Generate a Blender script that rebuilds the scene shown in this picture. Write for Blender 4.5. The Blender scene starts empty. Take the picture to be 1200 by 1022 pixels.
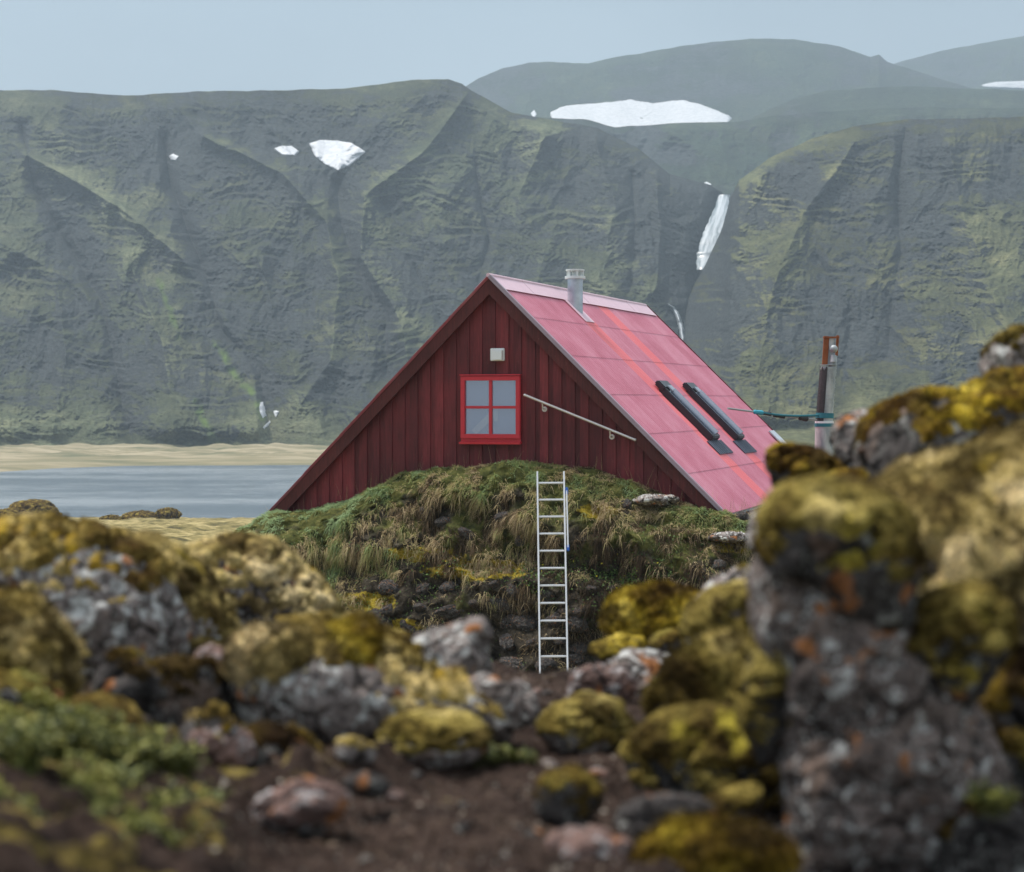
import bpy, bmesh, math, random
import numpy as np
from mathutils import Vector, Matrix, Euler
random.seed(7); RNG = np.random.default_rng(7)
scene = bpy.context.scene
COL = scene.collection

# ------------------------------------------------------------ camera, world, sun
ZC = 16.0                    # eye height above the lake
F = 2280.0; CX = 600.0; HY = 470.0     # focal length in photo pixels, principal column, horizon row
cam = bpy.data.cameras.new('camera'); camo = bpy.data.objects.new('camera', cam); COL.objects.link(camo)
camo.location = (0, 0, ZC); camo.rotation_euler = (math.radians(90), 0, 0)
cam.sensor_width = 36; cam.lens = 36*F/1200; cam.shift_y = -41/1200
cam.clip_start = .1; cam.clip_end = 20000
cam.dof.use_dof = True; cam.dof.focus_distance = 46; cam.dof.aperture_fstop = 2.2
scene.camera = camo
scene.view_settings.view_transform = 'Standard'; scene.view_settings.look = 'None'
scene.view_settings.gamma = 1; scene.view_settings.exposure = 0.70

SUN = Vector((-0.42, 0.22, 0.88)).normalized()
w = bpy.data.worlds.new('World'); scene.world = w; w.use_nodes = True
nt = w.node_tree; nt.nodes.clear()
def N(nt, t, **k):
    n = nt.nodes.new(t)
    for a, b in k.items(): setattr(n, a, b)
    return n
out = N(nt, 'ShaderNodeOutputWorld'); bg = N(nt, 'ShaderNodeBackground')
sky = N(nt, 'ShaderNodeTexSky', sky_type='NISHITA', sun_disc=False)
sky.sun_elevation = math.asin(SUN.z); sky.sun_rotation = math.atan2(SUN.x, SUN.y); sky.altitude = 600
skm = N(nt, 'ShaderNodeVectorMath', operation='SCALE'); skm.inputs[3].default_value = .10
nt.links.new(sky.outputs[0], skm.inputs[0])
tc = N(nt, 'ShaderNodeTexCoord'); sep = N(nt, 'ShaderNodeSeparateXYZ')
nt.links.new(tc.outputs['Generated'], sep.inputs[0])
ramp = N(nt, 'ShaderNodeValToRGB')       # cloud deck: an overcast sky is about three times brighter overhead
e = ramp.color_ramp.elements
e[0].position = 0; e[0].color = (.40, .44, .465, 1); e[1].position = 1; e[1].color = (.86, .90, .93, 1)
m_ = e.new(.10); m_.color = (.36, .405, .435, 1)
m_ = e.new(.24); m_.color = (.24, .30, .34, 1)
m_ = e.new(.50); m_.color = (.48, .54, .58, 1)
nt.links.new(sep.outputs[2], ramp.inputs[0])
mp = N(nt, 'ShaderNodeMapping'); mp.inputs['Scale'].default_value = (2.2, 2.2, 6)
nt.links.new(tc.outputs['Generated'], mp.inputs[0])
no = N(nt, 'ShaderNodeTexNoise'); no.inputs['Scale'].default_value = 1.5; no.inputs['Detail'].default_value = 4
nt.links.new(mp.outputs[0], no.inputs[0])
mr = N(nt, 'ShaderNodeMapRange'); mr.inputs[1].default_value = .3; mr.inputs[2].default_value = .7
mr.inputs[3].default_value = .86; mr.inputs[4].default_value = 1.16
nt.links.new(no.outputs[0], mr.inputs[0])
cl = N(nt, 'ShaderNodeVectorMath', operation='SCALE'); nt.links.new(ramp.outputs[0], cl.inputs[0]); nt.links.new(mr.outputs[0], cl.inputs[3])
mx = N(nt, 'ShaderNodeMix', data_type='RGBA'); mx.inputs[0].default_value = .85
nt.links.new(skm.outputs[0], mx.inputs[6]); nt.links.new(cl.outputs[0], mx.inputs[7])
nt.links.new(mx.outputs[2], bg.inputs[0]); bg.inputs[1].default_value = 1.0
nt.links.new(bg.outputs[0], out.inputs[0])

sl = bpy.data.lights.new('sun', 'SUN'); slo = bpy.data.objects.new('sun', sl); COL.objects.link(slo)
sl.energy = 3.5; sl.angle = math.radians(16); sl.color = (1, .95, .88)
slo.rotation_euler = SUN.to_track_quat('Z', 'Y').to_euler(); slo.location = (0, 0, 60)

# ------------------------------------------------------------ noise
_p = np.random.default_rng(3).permutation(256); PERM = np.concatenate([_p, _p, _p]).astype(np.int32)
_g = np.random.default_rng(4).normal(size=(256, 3)); GR = (_g/np.linalg.norm(_g, axis=1)[:, None]).astype(np.float32)
def perlin(P):
    P = np.asarray(P, np.float32); sh = P.shape[:-1]; P = P.reshape(-1, 3)
    I = np.floor(P).astype(np.int32); f = P-I; I &= 255; u = f*f*f*(f*(f*6-15)+10)
    r = 0
    for i in (0, 1):
        wx = u[:, 0] if i else 1-u[:, 0]; a = PERM[I[:, 0]+i]
        for j in (0, 1):
            wy = u[:, 1] if j else 1-u[:, 1]; b = PERM[a+I[:, 1]+j]
            for k in (0, 1):
                wz = u[:, 2] if k else 1-u[:, 2]; h = PERM[b+I[:, 2]+k]
                g = GR[h]
                r = r+wx*wy*wz*(g[:, 0]*(f[:, 0]-i)+g[:, 1]*(f[:, 1]-j)+g[:, 2]*(f[:, 2]-k))
    return (r*1.5).reshape(sh)
def fbm(P, o=4, lac=2.03, gain=.5, ridged=False):
    P = np.asarray(P, np.float32); r = 0; a = 1; t = 0
    for i in range(o):
        n = perlin(P+i*17.3)
        if ridged: n = 1-2*np.abs(n)
        r = r+a*n; t += a; a *= gain; P = P*lac
    return r/t
def sstep(a, b, x):
    t = np.clip((x-a)/(b-a), 0, 1); return t*t*(3-2*t)
def S3(*a): return np.stack(np.broadcast_arrays(*a), -1)
def ray(px, py, d):
    return np.stack(np.broadcast_arrays((np.asarray(px)-CX)/F*d, np.asarray(d)*1.0, ZC+(HY-np.asarray(py))/F*d), -1)

# ------------------------------------------------------------ mesh helpers
def mesh_np(name, V, Fc, mat=None, smooth=True, attrs=None, parent=None, link=True):
    V = np.asarray(V, np.float32).reshape(-1, 3); Fc = np.asarray(Fc, np.int32); k = Fc.shape[1]
    me = bpy.data.meshes.new(name); me.vertices.add(len(V)); me.vertices.foreach_set('co', V.ravel())
    me.loops.add(Fc.size); me.loops.foreach_set('vertex_index', Fc.ravel())
    me.polygons.add(len(Fc)); me.polygons.foreach_set('loop_start', np.arange(len(Fc), dtype=np.int32)*k)
    if smooth: me.polygons.foreach_set('use_smooth', np.ones(len(Fc), bool))
    me.update(calc_edges=True)
    if attrs:
        for an, av in attrs.items():
            at = me.attributes.new(an, 'FLOAT', 'POINT'); at.data.foreach_set('value', np.asarray(av, np.float32).ravel())
    if mat: me.materials.append(mat)
    o = bpy.data.objects.new(name, me)
    if link: COL.objects.link(o)
    if parent: o.parent = parent
    return o
def gridF(r, c):
    i = np.arange((r-1)*(c-1)); a = (i//(c-1))*c+i % (c-1)
    return np.stack([a, a+1, a+c+1, a+c], 1)
def tag(o, label=None, cat=None, group=None, kind=None):
    if label: o['label'] = label
    if cat: o['category'] = cat
    if group: o['group'] = group
    if kind: o['kind'] = kind
    return o
def empty(name, loc, rz=0):
    o = bpy.data.objects.new(name, None); COL.objects.link(o); o.location = loc; o.rotation_euler = (0, 0, rz)
    o.empty_display_size = .2; return o
class MB:
    def __init__(s): s.bm = bmesh.new()
    def box(s, c, size, M=None, bev=0):
        r = bmesh.ops.create_cube(s.bm, size=1); vs = r['verts']
        for v in vs: v.co = Vector((v.co.x*size[0], v.co.y*size[1], v.co.z*size[2]))
        if bev:
            es = list({e for v in vs for e in v.link_edges})
            rb = bmesh.ops.bevel(s.bm, geom=es, offset=bev, segments=2, affect='EDGES', clamp_overlap=True)
            vs = list({v for f in rb['faces'] for v in f.verts} | {v for v in vs if v.is_valid})
        T = Matrix.Translation(Vector(c)) @ (M if M else Matrix())
        for v in vs: v.co = T @ v.co
        return s
    def frustum(s, a, b, r0, r1, seg=16, cap=True):
        a = Vector(a); b = Vector(b); d = b-a
        q = d.to_track_quat('Z', 'Y').to_matrix().to_4x4()
        r = bmesh.ops.create_cone(s.bm, cap_ends=cap, segments=seg, radius1=r0, radius2=r1, depth=d.length)
        T = Matrix.Translation((a+b)/2) @ q
        for v in r['verts']: v.co = T @ v.co
        return s
    def tube(s, pts, r, seg=8):
        for a, b in zip(pts[:-1], pts[1:]): s.frustum(a, b, r, r, seg)
        for p in pts[1:-1]: s.ball(p, r)
        return s
    def ball(s, p, r, sc=(1, 1, 1), seg=10):
        q = bmesh.ops.create_uvsphere(s.bm, u_segments=seg, v_segments=max(4, seg//2+1), radius=r)
        for v in q['verts']: v.co = Vector((v.co.x*sc[0], v.co.y*sc[1], v.co.z*sc[2]))+Vector(p)
        return s
    def prism(s, poly, y0, y1):            # poly in x,z
        a = [s.bm.verts.new((x, y0, z)) for x, z in poly]; b = [s.bm.verts.new((x, y1, z)) for x, z in poly]
        n = len(poly); s.bm.faces.new(a); s.bm.faces.new(b[::-1])
        for i in range(n): s.bm.faces.new((a[i], b[i], b[(i+1) % n], a[(i+1) % n]))
        return s
    def build(s, name, mat, parent=None, smooth=False):
        bmesh.ops.recalc_face_normals(s.bm, faces=s.bm.faces)
        me = bpy.data.meshes.new(name); s.bm.to_mesh(me); s.bm.free(); me.materials.append(mat)
        if smooth:
            me.polygons.foreach_set('use_smooth', np.ones(len(me.polygons), bool))
            me.set_sharp_from_angle(angle=math.radians(40))
        o = bpy.data.objects.new(name, me); COL.objects.link(o)
        if parent: o.parent = parent
        return o

# ------------------------------------------------------------ materials
class Mat:
    def __init__(s, name, rough=.8, spec=.3, metal=0):
        s.m = bpy.data.materials.new(name); s.m.use_nodes = True; s.nt = s.m.node_tree
        s.b = s.nt.nodes['Principled BSDF']; s.b.inputs['Roughness'].default_value = rough
        s.b.inputs['Specular IOR Level'].default_value = spec; s.b.inputs['Metallic'].default_value = metal
        s.tc = N(s.nt, 'ShaderNodeTexCoord'); s.vec = s.tc.outputs['Object']
    def L(s, a, b): s.nt.links.new(a, b)
    def coord(s, sc=(1, 1, 1), rnd=False, rot=(0, 0, 0)):
        m = N(s.nt, 'ShaderNodeMapping'); m.inputs['Scale'].default_value = sc; m.inputs['Rotation'].default_value = rot; s.L(s.vec, m.inputs[0])
        if rnd:
            oi = N(s.nt, 'ShaderNodeObjectInfo'); mu = N(s.nt, 'ShaderNodeMath', operation='MULTIPLY'); mu.inputs[1].default_value = 57
            s.L(oi.outputs['Random'], mu.inputs[0]); cb = N(s.nt, 'ShaderNodeCombineXYZ')
            for i in range(3): s.L(mu.outputs[0], cb.inputs[i])
            s.L(cb.outputs[0], m.inputs['Location'])
        return m.outputs[0]
    def noise(s, scale, detail=5, vec=None, rough=.55, dist=0):
        n = N(s.nt, 'ShaderNodeTexNoise'); n.inputs['Scale'].default_value = scale; n.inputs['Detail'].default_value = detail
        n.inputs['Roughness'].default_value = rough; n.inputs['Distortion'].default_value = dist
        s.L(vec if vec else s.vec, n.inputs['Vector']); return n.outputs[0]
    def voro(s, scale, vec=None, feature='F1', out='Distance'):
        n = N(s.nt, 'ShaderNodeTexVoronoi', feature=feature); n.inputs['Scale'].default_value = scale
        s.L(vec if vec else s.vec, n.inputs['Vector']); return n.outputs[out]
    def attr(s, name):
        n = N(s.nt, 'ShaderNodeAttribute', attribute_name=name); return n.outputs['Fac']
    def map(s, x, a, b, c=0, d=1, smooth=True):
        n = N(s.nt, 'ShaderNodeMapRange'); n.interpolation_type = 'SMOOTHSTEP' if smooth else 'LINEAR'
        for i, v in enumerate((a, b, c, d)): n.inputs[i+1].default_value = v
        s.L(x, n.inputs[0]); return n.outputs[0]
    def math(s, op, a, b=None):
        n = N(s.nt, 'ShaderNodeMath', operation=op)
        for i, v in enumerate((a, b)):
            if v is None: continue
            if isinstance(v, (int, float)): n.inputs[i].default_value = v
            else: s.L(v, n.inputs[i])
        return n.outputs[0]
    def mix(s, f, a, b):
        n = N(s.nt, 'ShaderNodeMix', data_type='RGBA')
        if isinstance(f, (int, float)): n.inputs[0].default_value = f
        else: s.L(f, n.inputs[0])
        for i, v in ((6, a), (7, b)):
            if isinstance(v, tuple): n.inputs[i].default_value = (*v, 1)
            else: s.L(v, n.inputs[i])
        return n.outputs[2]
    def ramp(s, f, stops):
        n = N(s.nt, 'ShaderNodeValToRGB'); el = n.color_ramp.elements
        el[0].position, el[0].color = stops[0][0], (*stops[0][1], 1); el[1].position, el[1].color = stops[-1][0], (*stops[-1][1], 1)
        for p, c in stops[1:-1]: q = el.new(p); q.color = (*c, 1)
        s.L(f, n.inputs[0]); return n.outputs[0]
    def scale(s, c, f):
        n = N(s.nt, 'ShaderNodeVectorMath', operation='SCALE'); s.L(c, n.inputs[0])
        s.L(f, n.inputs[3]); return n.outputs[0]
    def color(s, c):
        if isinstance(c, tuple): s.b.inputs['Base Color'].default_value = (*c, 1)
        else: s.L(c, s.b.inputs['Base Color'])
        return s
    def bump(s, h, strength=.5, dist=.01, prev=None):
        n = N(s.nt, 'ShaderNodeBump'); n.inputs['Strength'].default_value = strength; n.inputs['Distance'].default_value = dist
        s.L(h, n.inputs['Height'])
        if prev is not None: s.L(prev, n.inputs['Normal'])
        s.L(n.outputs[0], s.b.inputs['Normal']); return n.outputs[0]
def simple(name, c, rough=.6, spec=.3, metal=0, var=.15, sc=8):
    m = Mat(name, rough, spec, metal); n = m.noise(sc, 6)
    m.color(m.mix(n, tuple(x*(1-var) for x in c), tuple(min(1, x*(1+var)) for x in c))); return m.m

def lava_mat(name, base=(.105, .095, .095), dark=(.022, .019, .019), pale=(.42, .43, .42), orange=True, liche=.5, rnd=True, sc=1.0):
    m = Mat(name, .9, .2); v = m.coord((sc, sc, sc), rnd)
    big = m.noise(3, 5, v); fine = m.noise(22, 8, v, .7); dst = m.noise(8, 6, v, .6)
    c = m.mix(m.map(big, .35, .65), base, tuple(x*1.7 for x in base))
    c = m.mix(m.map(m.noise(4.5, 6, v, .7), .46, .36), c, tuple(x*.4 for x in base))
    c = m.mix(m.map(fine, .50, .34), c, dark)
    pits = m.voro(38, v); c = m.mix(m.map(pits, .22, .05), c, dark)
    crk = m.voro(5, v, 'DISTANCE_TO_EDGE'); crn = m.math('ADD', crk, m.math('MULTIPLY', m.math('SUBTRACT', dst, .5), .25)); c = m.mix(m.map(crn, .05, -.01), c, dark)
    wv = N(m.nt, 'ShaderNodeVectorMath', operation='MULTIPLY_ADD'); wv.inputs[1].default_value = (.35,)*3
    nn = N(m.nt, 'ShaderNodeTexNoise'); nn.inputs['Scale'].default_value = 9; nn.inputs['Detail'].default_value = 5; m.L(v, nn.inputs['Vector'])
    m.L(nn.outputs[1], wv.inputs[0]); m.L(v, wv.inputs[2])
    l1 = m.math('MULTIPLY', m.map(m.voro(11, wv.outputs[0]), .46, .28), m.map(dst, .60-liche*.20, .66-liche*.20))
    c = m.mix(l1, c, pale)
    l2 = m.math('MULTIPLY', m.map(m.voro(30, wv.outputs[0]), .40, .2), m.map(m.noise(5, 4, v), .44, .54))
    c = m.mix(l2, c, tuple(x*.75 for x in pale))
    if orange:
        l3 = m.math('MULTIPLY', m.map(m.voro(6.5, wv.outputs[0]), .34, .22), m.map(m.noise(3.3, 3, v), .49, .56))
        c = m.mix(l3, c, (.33, .135, .05))
        l4 = m.map(m.noise(4.1, 3, v), .6, .7); c = m.mix(m.math('MULTIPLY', l4, .5), c, (.30, .20, .15))
    m.color(c); h = m.math('ADD', m.math('ADD', m.math('MULTIPLY', fine, 1.0), m.math('MULTIPLY', m.map(pits, 0, .3), .5)), m.math('MULTIPLY', m.map(crn, -.02, .08), .8))
    m.bump(h, .9, .03/sc); return m.m
ROCK = lava_mat('lichened_lava', (.165, .138, .128), (.032, .025, .022), (.56, .56, .54), True, .80)
ROCK_FACE = lava_mat('lava_face', (.125, .098, .088), (.020, .015, .013), (.50, .49, .47), True, .55, True, 1.5)
ROCK_DARK = lava_mat('dark_lava', (.055, .048, .046), (.012, .010, .010), (.28, .28, .26), True, .3, True, .9)
ROCK_PINK = lava_mat('reddish_lava', (.16, .10, .085), (.03, .02, .02), (.42, .40, .40), True, .7)

def moss_mat(name, pal, bright=(.47, .37, .025), rnd=True, sc=1.0):
    pal = [(r*q_, g_*.93*q_, b_*.95*q_) for (r, g_, b_), q_ in zip(pal, (.8, 1, 1.12, 1.3))]; bright = (bright[0], bright[1]*.88, bright[2])
    m = Mat(name, 1, .05); v = m.coord((sc, sc, sc), rnd)
    a = m.noise(2.2, 4, v); b = m.noise(7, 6, v, .65); f = m.noise(60, 8, v, .75)
    c = m.ramp(m.math('ADD', m.math('MULTIPLY', a, .6), m.math('MULTIPLY', b, .4)),
               [(.40, pal[0]), (.47, pal[1]), (.53, pal[2]), (.59, pal[3])])
    c = m.mix(m.map(m.noise(3.3, 4, v), .60, .70), c, bright)
    c = m.mix(m.math('MULTIPLY', m.map(m.noise(4.3, 5, v, .65), .51, .58), .8), c, (.062, .040, .014))
    c = m.mix(m.map(m.noise(11, 5, v), .60, .72), c, tuple(x*.45 for x in pal[0]))
    k = m.map(f, .3, .7, .30, 1.75); c = m.scale(c, k)
    c = m.scale(c, m.map(m.noise(20, 4, v, .6), .35, .6, .6, 1.25))
    m.color(c); m.b.inputs['Sheen Weight'].default_value = 0
    m.bump(m.math('ADD', m.math('MULTIPLY', b, 1.5), f), .8, .03/sc); return m.m
MOSS = moss_mat('woolly_moss', [(.075, .048, .014), (.17, .125, .030), (.34, .27, .085), (.50, .41, .18)], (.50, .36, .03))
MOSS_G = moss_mat('green_moss', [(.065, .045, .012), (.16, .125, .030), (.29, .24, .065), (.43, .36, .13)], (.38, .35, .045))
MOSS_Y = moss_mat('golden_moss', [(.07, .04, .010), (.19, .13, .018), (.36, .28, .03), (.47, .39, .08)], (.50, .40, .03))
MOSS_P = moss_mat('pale_moss', [(.15, .11, .035), (.30, .24, .08), (.47, .385, .16), (.60, .50, .26)], (.46, .38, .06))
MOSS_B = moss_mat('brown_moss', [(.03, .018, .008), (.06, .04, .012), (.13, .095, .02), (.20, .17, .04)], (.26, .19, .02))

# ------------------------------------------------------------ far terrain: hillsides with real relief
def hill_mat(name, g0, g1, g2, rockc=(.040, .045, .046), sc=1.0):
    m = Mat(name, .95, .1)
    n1 = m.noise(.02*sc, 5); n2 = m.noise(.09*sc, 6, None, .65); n3 = m.noise(.5*sc, 5, m.coord((1, 1, 2.5)), .7)
    g = m.ramp(m.math('ADD', m.math('MULTIPLY', n1, .5), m.math('MULTIPLY', n2, .5)), [(.36, g0), (.5, g1), (.64, g2)])
    g = m.scale(g, m.map(n3, .3, .7, .55, 1.5)); g = m.scale(g, m.map(m.attr('hol_shade'), -1.6, 1.6, 1.3, .72)); g = m.scale(g, m.map(m.attr('pale'), -.8, 1.2, .66, 1.5))  # relief shade painted into the grass: hollows darker, spurs lighter
    r = m.mix(m.map(m.noise(.35*sc, 6, m.coord((1, 1, 3)), .7), .35, .65), tuple(x*.55 for x in rockc), tuple(x*1.5 for x in rockc))
    a = m.attr('rock'); a = m.math('ADD', a, m.math('MULTIPLY', m.math('SUBTRACT', n3, .5), 1.3))
    c = m.mix(m.map(a, .47, .74), g, r)
    c = m.mix(m.map(m.attr('lush'), .2, .9), c, (.10, .15, .035))
    m.color(c); m.bump(m.math('ADD', n3, n2), .7, 2.2/sc); return m.m
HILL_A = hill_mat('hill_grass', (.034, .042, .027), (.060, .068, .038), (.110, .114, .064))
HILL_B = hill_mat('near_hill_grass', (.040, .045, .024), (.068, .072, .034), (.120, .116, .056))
HILL_C = hill_mat('moor_grass', (.017, .028, .019), (.027, .039, .024), (.046, .056, .030), sc=.5)

def seg_dist(px, py, pts):
    best = np.full(px.shape, 1e9); tt = np.zeros(px.shape); n = len(pts)-1
    for i in range(n):
        ax, ay = pts[i]; bx, by = pts[i+1]; dx, dy = bx-ax, by-ay
        t = np.clip(((px-ax)*dx+(py-ay)*dy)/(dx*dx+dy*dy), 0, 1)
        d = np.hypot(px-ax-t*dx, py-ay-t*dy)
        k = d < best; best = np.where(k, d, best); tt = np.where(k, (i+t)/n, tt)
    return best, tt
HILLS = {}
def hill(name, crest, base, Db, Dc, px0, px1, nc, nr, mat, feats=(), amp=1.0, seed=0, rockb=0., power=1.0, lush=(), pale=(), rock_shade_zones=(), back=True, wl=1.0):
    px = np.linspace(px0, px1, nc); t = np.linspace(0, 1, nr)
    cp = np.interp(px, *zip(*crest)); bp = np.interp(px, *zip(*base))
    cp = cp+fbm(S3(px/37, seed, 0), 5)*2.2*min(1, amp)
    T = t[:, None]*np.ones(nc); PX = px[None]*np.ones((nr, 1)); PY = bp[None]+(cp-bp)[None]*T
    wx = fbm(S3(PX/150, PY/150, seed+3.3), 3)*45; wy = fbm(S3(PX/150, PY/150, seed+9.1), 3)*30
    X = (PX+wx)/wl; Y = (PY+wy)/wl
    rel = -fbm(S3(X/150, Y/260, seed), 3, ridged=True)*17
    rel += -fbm(S3(X/52, Y/95, seed+5), 4, ridged=True)*7
    rel += -fbm(S3(X/15+Y/60, Y/22, seed+8), 4)*3.2
    st = fbm(S3(PX/90, PY/60, seed+2), 3)
    ph = PY/13+st*3.0+PX/400; fr = ph-np.floor(ph)
    terr = 1.0*(np.minimum(fr/.75, (1-fr)/.25)-.5)*sstep(-.25, .35, fbm(S3(PX/70, PY/30, seed+4), 3))*3.2
    rel += terr
    rel += fbm(S3((PX+wx*.3)/7.5, PY/6.0, seed+60), 3, ridged=True)*1.9*sstep(-.5, .4, fbm(S3(PX/60, PY/35, seed+61), 3))+fbm(S3(PX/3, PY/2.4, seed+70), 2)*.75
    rel *= amp*1.45
    for pts, wd, am in feats:
        d, tt = seg_dist(PX+wx*.25, PY+wy*.25, pts)
        ww = wd*(.6+.8*tt)
        rel -= .74*am*(.6*np.exp(-np.abs(d/ww)**1.3)+.55*np.exp(-np.abs(d/(ww*.38))**1.2))
    hol_shade = rel-np.mean(rel); hol_shade = hol_shade/(np.std(hol_shade)+1e-6)
    ease = sstep(0, .06, T)*sstep(0, .05, 1-T); rel = rel*(.15+.85*ease)
    D = Db+(Dc-Db)*T**power+rel
    # steepness in world space
    W = ray(PX, PY, D); gy = np.gradient(W, axis=0); gx = np.gradient(W, axis=1)
    nrm = np.cross(gx, gy); nrm /= np.linalg.norm(nrm, axis=-1)[..., None]+1e-9; up = np.abs(nrm[..., 2])
    rk = fbm(S3(PX/60, PY/30, seed+11), 5)*.9+(.50-up)*.9+fbm(S3(PX/11, PY/3.4, seed+12), 4, ridged=True)*.55+fbm(S3(PX/34, (PY+st*18)/6, seed+14), 4)*.7+rockb-.06
    rk += hol_shade*.13
    rk = -.35+(rk+.35)*(.2+.8*sstep(0, .06, T+.02*fbm(S3(PX/25, 0, seed), 3)))
    for (zx, zy, rx, ry, s_) in rock_shade_zones: rk += s_*np.exp(-((PX-zx)/rx)**2-((PY-zy)/ry)**2)  # bare rock, plus painted darkness for the shaded bowls and gullies
    pa = fbm(S3(PX/45, PY/30, seed+40), 4)*.8
    for (zx, zy, rx, ry, s_) in pale: pa += s_*np.exp(-((PX-zx)/rx)**2-((PY-zy)/ry)**2)  # pale fans and grass; lit flanks are painted lighter here too
    lu = np.zeros_like(rk)
    for pts, wd in lush:
        d, tt = seg_dist(PX+wx*.3, PY+wy*.3, pts); lu = np.maximum(lu, np.exp(-(d/wd)**2)*(.55+.6*fbm(S3(PX/10, PY/10, 1), 2)))
    if back:          # the ground behind the crest falls gently away, so that the hill is solid from other positions
        ex = []
        for q in (30, 120, 400):
            w_ = W[-1].copy(); k = (w_[:, 1]+q)/w_[:, 1]; w_ = w_*np.array([1, 1, 1]); w_[:, 0] *= k; w_[:, 1] += q; w_[:, 2] -= q*.12+2; ex.append(w_)
        W2 = np.concatenate([W, np.array(ex)]); rk = np.concatenate([rk, np.zeros((3, nc))]); lu = np.concatenate([lu, np.zeros((3, nc))])
    else: W2 = W
    if Db < 800:      # a grassy apron runs from the foot of the slope out onto the flat
        fr = []
        for q, zq in ((110, -1.5), (70, .15), (30, .55)):
            w_ = W[0].copy(); k = (w_[:, 1]-q)/w_[:, 1]; w_[:, 0] *= k; w_[:, 1] -= q; w_[:, 2] = np.maximum(w_[:, 2], .3)*max(0, zq) if zq > 0 else zq; fr.append(w_)
        W2 = np.concatenate([np.array(fr), W2]); zz_ = np.zeros((3, nc)); rk = np.concatenate([zz_-.9, rk]); lu = np.concatenate([zz_, lu]); pa = np.concatenate([zz_+.6, pa]); hol_shade = np.concatenate([zz_, hol_shade]); nr += 3
    o = mesh_np(name, W2, gridF(W2.shape[0], nc), mat, attrs={'rock': rk+.5, 'lush': lu, 'hol_shade': np.concatenate([hol_shade, np.zeros((W2.shape[0]-nr, nc))]), 'pale': np.concatenate([pa, np.zeros((W2.shape[0]-nr, nc))])})
    tag(o, kind='structure')
    HILLS[name] = (px, bp, cp, D)
    return o
def dense(p, k=12):
    p = np.array(p, float); q = np.roll(p, -1, 0); t = np.arange(k)/k
    return (p[:, None]*(1-t)[None, :, None]+q[:, None]*t[None, :, None]).reshape(-1, 2)
def hill_depth(name, x, y):
    px, bp, cp, D = HILLS[name]; nr, nc = D.shape
    x = np.asarray(x, float); y = np.asarray(y, float)
    ci = np.clip((x-px[0])/(px[1]-px[0]), 0, nc-1.001); b = np.interp(x, px, bp); c = np.interp(x, px, cp)
    ri = np.clip((y-b)/(c-b), 0, 1)*(nr-1); ri = np.minimum(ri, nr-1.001)
    i = ri.astype(int); j = ci.astype(int); fi = ri-i; fj = ci-j
    return (D[i, j]*(1-fi)*(1-fj)+D[i+1, j]*fi*(1-fj)+D[i, j+1]*(1-fi)*fj+D[i+1, j+1]*fi*fj)

A_feats = [
 ([(33, 181), (137, 241), (219, 307), (262, 370), (300, 440), (300, 520)], 24, 30),
 ([(192, 160), (200, 219), (236, 307), (263, 384), (307, 438), (318, 520)], 20, -34),
 ([(27, 150), (40, 215), (66, 274), (115, 351), (137, 438), (150, 520)], 17, -26),
 ([(-60, 230), (0, 285), (60, 320), (110, 352)], 14, 14),
 ([(241, 160), (329, 203), (384, 263), (400, 330), (390, 420), (356, 471)], 20, 28),
 ([(307, 137), (350, 195), (394, 257)], 12, 8),
 ([(396, 215), (398, 235), (400, 262), (420, 310), (450, 370), (455, 440)], 26, -30),
 ([(542, 110), (493, 181), (430, 232), (425, 300), (470, 380), (500, 500)], 20, 28),
 ([(553, 186), (575, 274), (560, 340)], 9, -14),
 ([(640, 160), (610, 230), (640, 300), (620, 400)], 22, 20),
 ([(700, 160), (720, 240), (700, 330), (740, 420)], 22, 18),
 ([(-200, 180), (-120, 300), (-60, 520)], 26, 24),
 ([(300, 300), (330, 380), (350, 440)], 12, 12),
 ([(150, 300), (190, 400), (200, 520)], 14, 14), ([(60, 330), (80, 420), (60, 520)], 14, 14),
 ([(480, 300), (520, 380), (560, 470)], 12, -12),
 ([(845, 215), (838, 260), (815, 330), (800, 420), (780, 520)], 30, -62),
 ([(770, 200), (775, 260), (765, 340)], 16, 16), ([(740, 200), (745, 270), (735, 340)], 10, -14),
 ([(395, 150), (396, 175)], 60, -14), ([(230, 150), (200, 190)], 70, -14)]
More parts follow.
